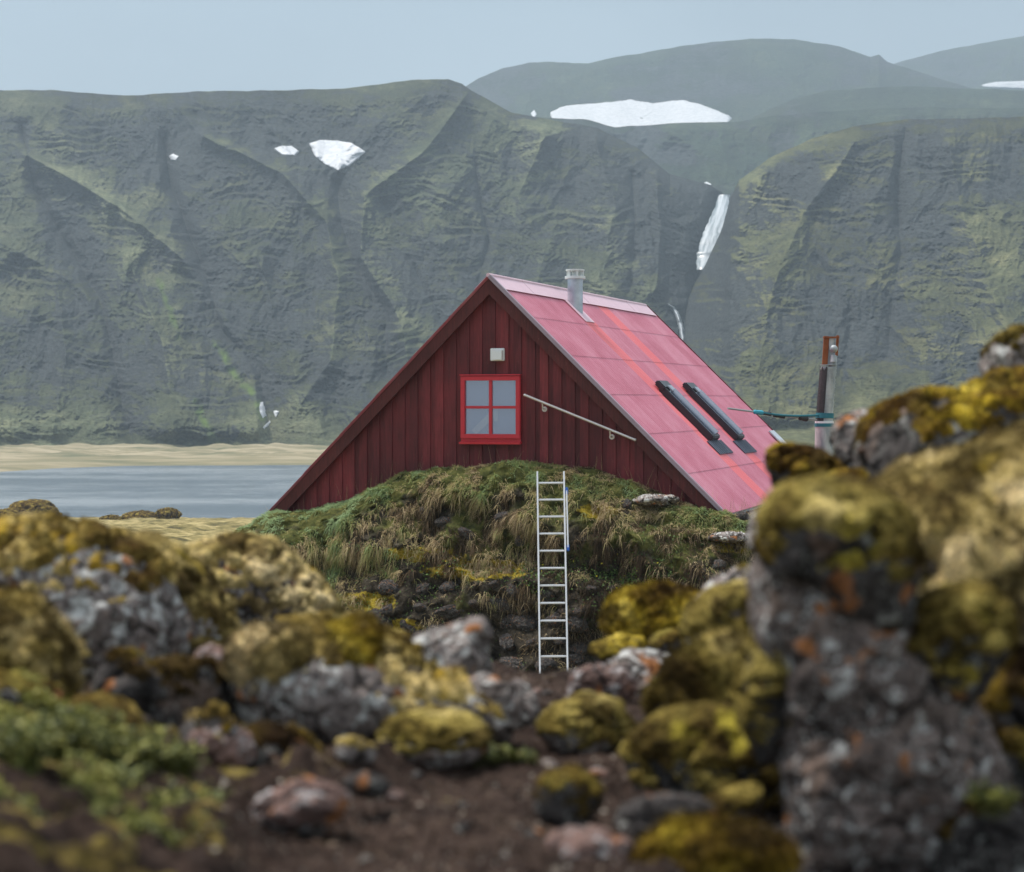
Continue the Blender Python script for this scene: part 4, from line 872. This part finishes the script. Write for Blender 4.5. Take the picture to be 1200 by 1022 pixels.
# shaggy drooping tufts on the face
def dens_face(P, s):
    return np.clip(fbm(P*2.0+42, 3)*2.0+.05, 0, 1)
P, Nn, s = bank_samples(34000, .40, .95, dens_face); x, y = pxy(P)
tn = .28+.5*fbm(P*1.5+5, 3)+g.normal(size=len(P))*.10+sstep(520, 420, x)*.3
o = blades('bank_fringe', P, Nn, .10+.12*g.random(len(P)), np.full(len(P), .010), np.clip(tn, 0, .95), .6+.6*g.random(len(P)), 33, GM, .5)
tag(o, 'brown and olive tufts hanging down the face of the turf bank', 'grass', kind='stuff')

# ------------------------------------------------------------ the cabin
def wood(name, c0, c1, rough=.6):
    m = Mat(name, rough, .35); geo = N(m.nt, 'ShaderNodeNewGeometry'); v = m.coord((14, 14, 1.1))
    gr_ = m.noise(2.5, 7, v, .7); big = m.noise(.9, 4); isl = geo.outputs['Random Per Island']
    c = m.mix(isl, c0, c1); c = m.scale(c, m.map(gr_, .25, .75, .62, 1.35)); c = m.scale(c, m.map(big, .3, .7, .8, 1.25))
    c = m.mix(m.math('MULTIPLY', m.map(m.noise(30, 5, m.coord((3, 3, .4))), .64, .74), .5), c, (.26, .13, .12))
    m.color(c); m.bump(gr_, .5, .006); return m.m
WOOD = wood('red_boards', (.082, .0115, .015), (.165, .022, .027))
TRIM = wood('dark_red_trim', (.068, .012, .012), (.095, .018, .018))
REDF = simple('bright_red_paint', (.52, .028, .045), .4, .4, var=.2)
WHITE = simple('white_enamel', (.72, .73, .75), .4, .4, var=.06)
cab = empty('cabin', (A0.x, A0.y, ZC-ZF), YAW)
tag(cab, 'red steep-roofed wooden cabin with a corrugated pink-red metal roof above the turf bank', 'cabin')
za = APEX+ZF
# gable boards: recessed boards behind, proud boards in front
def board(mb, u0, u1, v0, v1, off=.06, zb=0.0):
    z = lambda u: za-SL*abs(u)*(1.015 if u < 0 else 1)-off
    if z(u0) < zb+.1 and z(u1) < zb+.1: return
    poly = [(u0, zb), (u1, zb), (u1, max(zb+.02, z(u1)))]
    if u0 < 0 < u1: poly.append((0, z(0)))
    poly.append((u0, max(zb+.02, z(u0)))); mb.prism(poly, v0, v1)
mb = MB(); r_ = random.Random(3); u = -4.0
while u < 4.0:
    board(mb, u+.004, u+.235-.004, .145, .165)
    board(mb, u-.07, u+.075+r_.uniform(-.006, .006), .120+r_.uniform(0, .004), .1455); u += .235
mb.build('gable_wall', WOOD, cab)
mb = MB(); mb.prism([(UL+.15, .0), (UR-.15, .0), (UR-.15, za-SL*(UR-.15)-.06), (0, za-.08), (UL+.15, za-SL*(-UL-.15)*1.015-.06)], LEN-.2, LEN-.12); mb.build('back_wall', WOOD, cab)
mb = MB()
for u_ in (-3.6, 3.6): mb.box((u_, LEN/2, .25), (.12, LEN-.5, .8))
mb.build('side_wall', WOOD, cab)
# bargeboards under the roof edge
def rake(mb, side, v0, v1, top, bot, uend):
    # polygon following the slope, thickness measured vertically
    s = SL*(1.02 if side < 0 else 1)
    mb.prism([(0, za-top), (0, za-bot), (side*(uend), za-s*uend-bot), (side*(uend+.0), za-s*uend-top)], v0, v1)
for side, ue in ((-1, 3.93), (1, 3.93)):
    m1 = MB(); rake(m1, side, -.005, .03, .03, .29, ue); m1.build('bargeboard', TRIM, cab)
    m2 = MB(); rake(m2, side, .032, .115, .06, .19, ue-.05); m2.build('soffit_board', TRIM, cab)
    m3 = MB(); rake(m3, side, LEN-.03, LEN+.0, .03, .27, ue); m3.build('bargeboard', TRIM, cab)
# corrugated roof
RM = Mat('pink_red_corrugated_steel', .38, .5)
sh = RM.attr('sheet'); new = RM.attr('fresh'); f1 = RM.noise(1.4, 6, None, .65); f2 = RM.noise(12, 6, RM.coord((1, 1, 1)), .7)
rc = RM.ramp(RM.math('ADD', RM.math('MULTIPLY', sh, .16), RM.math('MULTIPLY', f1, .84)), [(.3, (.42, .098, .150)), (.5, (.50, .145, .210)), (.7, (.58, .22, .290))])
rc = RM.mix(RM.map(new, .3, .7), rc, RM.mix(f1, (.66, .11, .13), (.74, .18, .20)))
rc = RM.mix(RM.math('MULTIPLY', RM.map(f2, .58, .72), .35), rc, (.55, .30, .33))
rc = RM.mix(RM.map(RM.attr('seam_trough_shade'), .2, .9, 0, .30), rc, (.20, .05, .07))
rs = RM.map(RM.noise(3, 7, RM.coord((.5, 6, .5)), .75), .60, .74)
rc = RM.mix(RM.math('MULTIPLY', rs, .45), rc, (.30, .10, .08))
RM.color(rc); RM.b.inputs['Coat Weight'].default_value = .15; RM.b.inputs['Coat Roughness'].default_value = .3
def roof_side(side, name, rows=6):
    s = SL*(1.02 if side < 0 else 1); L = 4.02; pitch = .127; nw = int((LEN+.12)/pitch); per = 6
    nv = nw*per+1; v = np.linspace(-.05, LEN+.07, nv); cor = .016*np.cos(np.arange(nv)/per*2*math.pi)
    nu, nz = s/math.hypot(1, s), 1/math.hypot(1, s); Vs = []; Fs = []; sh_ = []; fr_ = []; se_ = []; base = 0
    colid = np.floor((v+.1)/.76).astype(int); rg = np.random.default_rng(5); rnd = rg.random((rows, colid.max()+2))
    vs_edge = np.abs(((v+.1)/.76) % 1-.5) > .485
    for k in range(rows):
        e0 = L*k/rows; e1 = L*(k+1)/rows+.03; us = np.array([e0, (e0+e1)/2, e1-.045, e1-.035, e1])
        lift = np.array([.003, .006, .009, .009, .010])
        Ug = us[:, None]*np.ones(nv); H = cor[None]+lift[:, None]
        x = Ug+H*nu; z = za-s*Ug+H*nz
        Vs.append(np.stack([side*x, v[None]*np.ones((5, 1)), z], -1).reshape(-1, 3))
        ff = gridF(5, nv)+base; Fs.append(ff if side < 0 else ff[:, ::-1]); base += 5*nv
        sh_.append(np.repeat(rnd[k, colid][None], 5, 0).ravel())
        fresh = np.zeros((5, nv))
        for (c, w2) in FRESH:
            if side > 0: fresh = np.maximum(fresh, (np.abs(v-c) < w2)[None]*np.ones((5, 1)))
        fr_.append(fresh.ravel()); se = np.zeros((5, nv)); se[3:, :] = .32*(np.cos(np.arange(nv)/per*2*math.pi) > 0); se[:, vs_edge] = .6; se = np.maximum(se, .55*(np.cos(np.arange(nv)/per*2*math.pi) < -.4)[None]); se_.append(se.ravel())  # dark lap seams, plus shade painted into the corrugation troughs
    o = mesh_np(name, np.concatenate(Vs), np.concatenate(Fs), RM.m, attrs={'sheet': np.concatenate(sh_), 'fresh': np.concatenate(fr_), 'seam_trough_shade': np.concatenate(se_)}, parent=cab)
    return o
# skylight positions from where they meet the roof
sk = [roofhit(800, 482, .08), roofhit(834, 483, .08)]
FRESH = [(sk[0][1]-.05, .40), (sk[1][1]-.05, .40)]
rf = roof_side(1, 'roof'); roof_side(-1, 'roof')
mb = MB(); mb.prism([(0, za-.02), (3.98, za-SL*3.98-.02), (3.98, za-SL*3.98-.06), (0, za-.075), (-3.98, za-SL*1.02*3.98-.06), (-3.98, za-SL*1.02*3.98-.02)], .0, LEN); mb.build('roof_deck', TRIM, cab)
# pale ridge flashing and edge flashing
PINKW = simple('faded_pink_flashing', (.66, .46, .53), .45, .4, var=.1, sc=3)
mb = MB(); L_ = LEN/6
for k in range(6):
    for side in (-1, 1):
        s = SL*(1.02 if side < 0 else 1); M = Matrix.Rotation(side*math.atan(s), 4, 'Y')
        wd = .34; c = (side*(wd/2*math.cos(math.atan(s))+.012), -.04+L_*(k+.5), za-wd/2*math.sin(math.atan(s))+.036+.003*(k % 2))
        mb.box(c, (wd, L_-.012+.0, .006), M)
    mb.frustum((0, -.05+L_*k, za+.035), (0, -.05+L_*(k+1)-.02, za+.035), .035, .035, 10)
mb.build('ridge_cap', PINKW, cab)
GREYT = simple('grey_violet_flashing', (.30, .24, .29), .4, .5, var=.2)
mb = MB()
for side in (1, -1):
    s = SL*(1.02 if side < 0 else 1); th = math.atan(s); M = Matrix.Rotation(side*th, 4, 'Y')
    c = (side*2.0, -.055, za-s*2.0-.0)
    if side > 0: mb.box((c[0]+side*.02*math.sin(th), c[1], c[2]+.012), (4.02/math.cos(th)-.02, .035, .05), M)
    mb.box((c[0]+side*.03, -.015, c[2]+.045), (4.02/math.cos(th)-.04, .09, .006), M) if side > 0 else None
mb.build('edge_flashing', GREYT, cab)
mb = MB()
mb.box((2, LEN+.085, za-SL*2+.02), (4.02/math.cos(math.atan(SL)), .03, .05), Matrix.Rotation(math.atan(SL), 4, 'Y')); mb.build('edge_flashing', TRIM, cab)
# pale fascia under the eave
mb = MB(); mb.box((3.99, LEN/2, za-SL*4.02-.05), (.02, LEN, .07)); mb.build('eave_fascia', WHITE, cab)

# window
u0, z1 = gable(541, 441, .1); u1, z0 = gable(610.5, 514, .1); uc, zcn = (u0+u1)/2, (z0+z1)/2; wW, wH = u1-u0, z1-z0
win = MB()
fw = .075
for (cx_, cz_, sx_, sz_) in ((uc, z1-fw/2, wW, fw), (uc, z0+fw/2, wW, fw), (u0+fw/2, zcn, fw, wH-2*fw), (u1-fw/2, zcn, fw, wH-2*fw)):
    win.box((cx_, .075, cz_), (sx_, .085, sz_), bev=.006)
wf = win.build('window', REDF, cab)
mb = MB(); mb.box((uc, .080, zcn), (.055, .05, wH-2*fw), bev=.004); mb.box((uc-(wW/2-fw+.0275)/2-.0, .080, zcn), (wW/2-fw-.0275, .045, .045), bev=.004); mb.box((uc+(wW/2-fw+.0275)/2, .080, zcn), (wW/2-fw-.0275, .045, .045), bev=.004); mb.build('glazing_bar', REDF, wf)
GL = Mat('window_glass', .04, .9, 0); GL.color((.42, .48, .60)); GL.b.inputs['Metallic'].default_value = .75
glass_nt = GL.nt; gp = GL.b; tr = N(glass_nt, 'ShaderNodeBsdfTransparent'); mixs = N(glass_nt, 'ShaderNodeMixShader'); mixs.inputs[0].default_value = .45
GL.L(tr.outputs[0], mixs.inputs[1]); GL.L(gp.outputs[0], mixs.inputs[2]); GL.L(mixs.outputs[0], glass_nt.nodes['Material Output'].inputs[0])
pw = wW/2-fw-.0275; ph = wH/2-fw-.0225
for sx_ in (-1, 1):
    for sz_ in (-1, 1):
        mb = MB(); mb.box((uc+sx_*(pw/2+.0275), .086, zcn+sz_*(ph/2+.0225)), (pw, .006, ph)); mb.build('pane', GL.m, wf)
BRIGHT_PANEL = simple('pale_blue_brightener', (.40, .45, .62), .9, .1, var=.05)
mb = MB(); mb.box((uc, .1135, zcn), (wW-2*fw, .006, wH-2*fw)); mb.build('brightening_panel', BRIGHT_PANEL, wf)  # panel added behind the panes; its pale blue makes them look bright
ba = math.radians(43); mb = MB(); bl, bh = gable(566, 513, .1), gable(596, 484, .1)
cxm, czm = (bl[0]+bh[0])/2, (bl[1]+bh[1])/2; mb.box((uc-.13, .100, zcn-.26), (.50, .012, .11), Matrix.Rotation(-ba, 4, 'Y')); mb.box((uc+.085, .100, zcn-.13), (.07, .012, .22)); mb.build('inner_brace', WHITE, wf)
mb = MB(); mb.box((uc, .055, z0-.075), (wW+.03, .13, .035), Matrix.Rotation(.12, 4, 'X'), bev=.005); mb.box((uc, .095, z0-.03), (wW, .04, .055)); mb.build('sill', REDF, wf)
mb = MB(); mb.box((uc, .06, z1+.02), (wW+.02, .10, .022), bev=.004); mb.build('drip_cap', REDF, wf)
# vent box
vu, vz = gable(582, 415.5, .05); mb = MB(); mb.box((vu, .10, vz), (.25, .05, .215), bev=.01); av = mb.build('air_vent', WHITE, cab)
mb = MB(); mb.prism([(vu-.07, vz-.09), (vu+.11, vz-.09), (vu+.11, vz+.07), (vu-.07, vz+.07)], -.02, .074); mb.build('hood', WHITE, av)
# handrail
STEEL = simple('brushed_steel', (.62, .58, .58), .35, .5, .6, .1)
ha, hb = gable(615, 463, -.02), gable(744, 515.5, -.02); mb = MB(); mb.tube([(ha[0], -.02, ha[1]), (hb[0], -.02, hb[1])], .022, 10); mb.ball((ha[0], -.02, ha[1]), .026); mb.ball((hb[0], -.02, hb[1]), .026)
hr = mb.build('handrail', STEEL, cab, True)
for px, py in ((638, 479.5), (717, 512)):
    q = gable(px, py, .1); mb = MB(); mb.frustum((q[0], .120, q[1]), (q[0], .100, q[1]), .045, .045, 18); t_ = (q[0]-ha[0])/(hb[0]-ha[0]); mb.tube([(q[0], .11, q[1]), (q[0], .0, q[1]+.01), (q[0], -.02, ha[1]+(hb[1]-ha[1])*t_-.01)], .012, 8); mb.ball((q[0], .09, q[1]), .022); mb.build('bracket', STEEL, hr, True)
# chimney
GALV = Mat('galvanised_steel', .32, .5, .85)
gv = GALV.voro(14, None, 'F1', 'Color'); GALV.color(GALV.mix(GALV.noise(5, 5), (.20, .23, .28), (.70, .74, .80))); GALV.b.inputs['Roughness'].default_value = .36
cu, cv = roofhit(674, 362); zr = za-SL*cu; ztop = None
def at_v(px, py, v):   # height on the cabin's cross plane v
    return gable(px, py, v)
top = at_v(670, 322, cv); cr = .145
mb = MB(); mb.frustum((cu-.0, cv, zr-.2), (cu, cv, top[1]-.08), cr, cr, 28)
for k in range(4):
    zz = zr+.15+k*.19; mb.frustum((cu, cv, zz), (cu, cv, zz+.012), cr+.006, cr+.006, 28)
ch = mb.build('chimney', GALV.m, cab, True)
PALE = simple('pale_steel', (.66, .70, .70), .45, .4, .3, .1)
zt = top[1]-.08
mb = MB(); mb.frustum((cu, cv, zt), (cu, cv, zt+.05), cr+.05, cr+.05, 28)
for k in range(6):
    a = k*math.pi/3; mb.box((cu+(cr)*math.cos(a), cv+cr*math.sin(a), zt+.10), (.035, .035, .12), Matrix.Rotation(a, 4, 'Z'))
mb.frustum((cu, cv, zt+.15), (cu, cv, zt+.178), cr+.03, cr+.03, 28); mb.frustum((cu, cv, zt+.05), (cu, cv, zt+.15), .06, .06, 16); mb.build('cap', PALE, ch, True)
mb = MB(); Ms = Matrix.Rotation(math.atan(SL), 4, 'Y'); mb.box((cu-.03, cv, zr+.03*SL+.040), (.92, .62, .010), Ms); mb.build('flashing', PINKW, ch)
# skylights
DKF = simple('dark_window_cladding', (.035, .037, .045), .35, .5, .3, .1)
DKG = simple('polished_dark_tube', (.30, .31, .36), .22, .6, .9, .1)
LEAD = simple('lead_blue_flashing', (.085, .10, .14), .45, .5, .2, .2)
SG = Mat('skylight_glass', .12, .9); SG.color((.30, .33, .40)); SG.b.inputs['Metallic'].default_value = .8
top_l = roofhit(776, 453, .08); bot_l = roofhit(830, 512, .08)
for k, (tp, bt, ap) in enumerate(((roofhit(779, 453, .08), roofhit(832, 513, .08), roofhit(842, 525)), (roofhit(812, 455, .08), roofhit(860, 513, .08), roofhit(869, 524)))):
    uc_ = (tp[0]+bt[0])/2; vc = (tp[1]+bt[1])/2; lenS = (bt[0]-tp[0])*math.hypot(1, SL); th = math.atan(SL)
    R_ = Matrix.Rotation(th, 4, 'Y'); C0 = Vector((uc_, vc, za-SL*uc_))
    def loc(a, b, h): return C0+R_.to_3x3() @ Vector((a, b, h))
    Wd = .66
    mb = MB()
    for (a, b, sa_, sb_) in ((0, -Wd/2+.05, lenS, .10), (0, Wd/2-.05, lenS, .10), (-lenS/2+.05, 0, .10, Wd-.2), (lenS/2-.05, 0, .10, Wd-.2)):
        mb.box(loc(a, b, .07), (sa_, sb_, .13), R_, bev=.02)
    s_ = mb.build('skylight', DKF, cab, True)
    if k: s_['label'] = 'skylight nearer the far end of the roof'
    mb = MB(); mb.box(loc(0, 0, .10), (lenS-.2, Wd-.2, .012), R_); mb.build('pane', SG.m, s_)
    mb = MB(); mb.frustum(loc(-lenS/2+.15, .04, .125), loc(lenS/2-.06, .04, .125), .085, .085, 20); mb.build('highlight_tube', DKG, s_, True)  # tube added to give the skylight its bright highlight strip
    mb = MB(); mb.box(loc(-lenS/2-.03, 0, .10), (.22, Wd+.06, .11), R_, bev=.025); mb.build('hood', DKF, s_, True)
    mb = MB(); mb.box(loc(-lenS/2+.10, 0.05, .158), (.16, Wd*.5, .03), R_, bev=.01); mb.build('vent_flap', GALV.m, s_, True)
    mb = MB(); mb.box(loc(lenS/2+.17, 0.0, .028), (.34, Wd+.55, .012), R_)
    for j in range(9): mb.box(loc(lenS/2+.17, -(Wd+.5)/2+j*(Wd+.5)/8, .036), (.34, .035, .014), R_)
    mb.build('flashing', LEAD, s_)
# pale sheet by the far edge
q0, q1 = roofhit(893, 508), roofhit(940, 556); th = math.atan(SL); mb = MB()
mb.box(((q0[0]+q1[0])/2+.03, LEN-.35, za-SL*(q0[0]+q1[0])/2+.045), ((q1[0]-q0[0])*math.hypot(1, SL), .55, .03), Matrix.Rotation(th, 4, 'Y'), bev=.005); mb.build('roof_hatch', simple('pale_glass_sheet', (.50, .54, .60), .25, .5), cab)

# ------------------------------------------------------------ ladder
ALU = simple('ladder_aluminium', (.68, .68, .70), .38, .5, .35, .08)
tb = ray(645.2, 553, 31.05); bb = ray(649, 792, 29.75)
lad = empty('ladder', tuple(bb)); tag(lad, 'silver aluminium ladder leaning against the turf bank', 'ladder')
bbv = Vector(bb); dv = Vector(tb)-bbv; Ll = dv.length; dn_ = dv.normalized(); wv = Vector((1, 0, 0)); wv = (wv-dn_*wv.dot(dn_)).normalized(); nv_ = wv.cross(dn_)
Mr = Matrix((wv, nv_, dn_)).transposed().to_4x4(); hwid = .212
for s in (-1, 1):
    mb = MB(); mb.box(wv*s*hwid+dn_*(Ll/2), (.026, .062, Ll), Mr, bev=.003); rl = mb.build('rail', ALU, lad)
    mb = MB(); mb.box(wv*s*hwid+dn_*(-.0), (.036, .075, .06), Mr, bev=.006); mb.build('foot', simple('black_rubber', (.02, .02, .02)), rl)
mid = dn_
for k in range(11):
    t_ = Ll-.19-k*.284
    mb = MB(); mb.box(dn_*t_, (hwid*2-.026, .034, .030), Mr, bev=.008); mb.build('rung', ALU, lad)
BLUE = simple('blue_plastic', (.02, .10, .42), .4)
mb = MB(); a_, b_ = wv*.25+dn_*(Ll-.33), wv*.255+dn_*(Ll-1.28); mb.frustum(a_-nv_*-.02, b_-nv_*-.02, .013, .013, 10)
st = mb.build('stay_bar', ALU, lad, True)
for p, L_s in ((a_, .12), (b_, .11)):
    mb = MB(); mb.box(p, (.045, .06, L_s), Mr, bev=.01); mb.build('clip', BLUE, st)

# ------------------------------------------------------------ pole at right with its cables
PD = 40.0
PM = Mat('weathered_galvanised_post', .5, .4, .35)
PM.color(PM.mix(PM.map(PM.noise(6, 6, PM.coord((1, 1, .3))), .35, .65), (.26, .29, .31), (.48, .50, .50)))
RUST = simple('rusty_steel', (.25, .085, .035), .8, .2, 0, .35, 10)
TAR = simple('black_tar_wrap', (.035, .032, .034), .6, .3, 0, .4, 12)
TEAL = simple('teal_rope', (.03, .16, .20), .7)
pb = ray(964, 560, PD); pole = empty('metal_post', tuple(pb)); tag(pole, 'tall round metal post with rusty top and black tarred band right of the cabin', 'post')
def pl(px, py, d=PD): return Vector(ray(px, py, d))-Vector(pb)
mb = MB(); mb.frustum(pl(963, 700), pl(966, 498), .19, .19, 24); mb.frustum(pl(966, 498), pl(971, 430), .165, .15, 24); mb.build('shaft', PM.m, pole, True)
mb = MB()
for k in range(16):
    t = k/15; c = pl(966.0+5*t, 494-66*t); mb.frustum(c, c+Vector((0, 0, .012)), .172, .172, 22)
mb.build('hoop', PM.m, pole, True)
mb = MB(); P0, P1 = pl(966, 495), pl(970.8, 432)
for k in range(10):       # tar on the left half
    a0, a1 = math.radians(165+k*9), math.radians(174+k*9)
    for (q0_, q1_) in ((P0, P1),):
        vs = [mb.bm.verts.new(q0_+Vector((math.cos(a0)*.178, math.sin(a0)*.181, 0))), mb.bm.verts.new(q0_+Vector((math.cos(a1)*.181, math.sin(a1)*.181, 0))),
              mb.bm.verts.new(q1_+Vector((math.cos(a1)*.176, math.sin(a1)*.176, .05*math.sin(k*1.7)))), mb.bm.verts.new(q1_+Vector((math.cos(a0)*.176, math.sin(a0)*.176, .05*math.sin(k*1.7-1.7))))]
        mb.bm.faces.new(vs)
mb.build('tar_band', TAR, pole, True)
mb = MB(); mb.box(pl(967.5, 411), (.11, .06, .60), Matrix.Rotation(.06, 4, 'Y'), bev=.008); mb.box(pl(981, 405, PD+.1), (.05, .04, .42), Matrix.Rotation(.06, 4, 'Y')); mb.box(pl(974, 395.5), (.32, .16, .035), bev=.006); mb.build('rusty_bracket', RUST, pole)
mb = MB(); mb.box(pl(973.5, 412), (.09, .05, .58), Matrix.Rotation(.05, 4, 'Y')); mb.frustum(pl(975, 440), pl(976, 418), .085, .08, 16); mb.ball(pl(977, 409, PD-.12), .085); mb.frustum(pl(977, 424, PD-.12), pl(977, 416, PD-.12), .07, .05, 14); mb.build('vent_pipe', PM.m, pole, True)
mb = MB(); mb.frustum(pl(966.3, 490), pl(966.5, 484), .185, .185, 22); mb.frustum(pl(966, 500), pl(966, 496), .20, .20, 22); mb.build('rope_wrap', TEAL, pole, True)
mb = MB(); mb.frustum(pl(966, 496), pl(966, 493.5), .192, .192, 22); mb.build('steel_band', WHITE, pole, True)
# strut with cable
ru, rv = roofhit(853, 479); w0 = hw_(ru, rv, za-SL*ru-ZF+.05)
w0 = Vector(ray(853, 478.6, 38.6)); w1 = Vector(ray(958, 492.5, PD-.05))
stay = empty('stay_pole', tuple(w0)); tag(stay, 'thin grey stay with blue rope knots reaching from the post over the roof edge', 'stay')
mb = MB(); mb.tube([Vector(), w1-w0], .020, 8); mb.build('rod', simple('grey_rod', (.32, .33, .34), .5, .4, .3), stay, True)
def onr(px): t = (px-853)/(958-853); return (w1-w0)*t
for nm, px, dx, r0, mt in (('rope_knot', 888, 8, .05, simple('blue_rope', (.05, .32, .42), .8)), ('dark_clamp', 898, 7, .045, TAR), ('dark_clamp', 912, 12, .028, TAR), ('dark_clamp', 941, 7, .06, TAR)):
    mb = MB(); p, q = onr(px-dx/2), onr(px+dx/2); o_ = Vector((0, -.02, -.03 if px == 912 else 0)); mb.frustum(p+o_, q+o_, r0*.8, r0, 10); mb.ball(p+o_, r0*.9); mb.ball(q+o_, r0*.8); mb.build(nm, mt, stay, True)
cbl = MB(); pts = [w1-w0+Vector((0, -.05, .10))+(w0-w1)*t+Vector((0, 0, -.10*math.sin(math.pi*t))) for t in np.linspace(0, .62, 10)]
cbl.tube(pts, .022, 8); cb = cbl.build('cable', TEAL, None, True); cb.location = w0; tag(cb, 'dark teal cable slung from the post above the grey stay', 'cable')

# ------------------------------------------------------------ rocks by the near lake shore
for i, (px, py, hw, hh, d, lb) in enumerate([(40, 612, 34, 16, 205, 'large dark mossy outcrop at the lake shore, far left'), (8, 615, 26, 10, 195, 'low mossy rock cut by the left edge at the lake shore'), (165, 613, 20, 6, 238, 'flat grassy islet just off the near lake shore'),
    (130, 616, 11, 5, 215, 'small brown rock right of the large shore outcrop'), (143, 618, 7, 4, 210, 'tiny dark rock left of the flat islet'), (197, 608, 12, 5, 225, 'small dark hummock on the shore left of the cabin')]):
    boulder(px, py, hw, hh, d, lb, 800+i, moss=-.05+.4*(i == 2), thick=.8, mm=MOSS_FAR if 'MOSS_FAR' in globals() else MOSS_B, rm=ROCK_DARK, sub=5, name='shore_rock', cat='rock', group='rocks along the near shore', dep=1.2)

# ------------------------------------------------------------ haze
hm = bpy.data.materials.new('haze'); hm.use_nodes = True; t = hm.node_tree; t.nodes.clear()
ho = N(t, 'ShaderNodeOutputMaterial'); pv = N(t, 'ShaderNodeVolumePrincipled'); pv.inputs['Color'].default_value = (.62, .77, .90, 1)
pv.inputs['Density'].default_value = .00031; pv.inputs['Anisotropy'].default_value = .2; t.links.new(pv.outputs[0], ho.inputs['Volume'])
zs = [v[2] for o in scene.objects if o.type == 'MESH' for v in [(o.matrix_world @ Vector(c)) for c in o.bound_box]]
mb = MB(); zlo, zhi = -3.5, 640.0; mb.box((0, 4600, (zlo+zhi)/2), (24000, 9600, zhi-zlo)); hz = mb.build('haze', hm); hz['kind'] = 'stuff'; hz['label'] = 'thin cold haze filling the air over the valley'
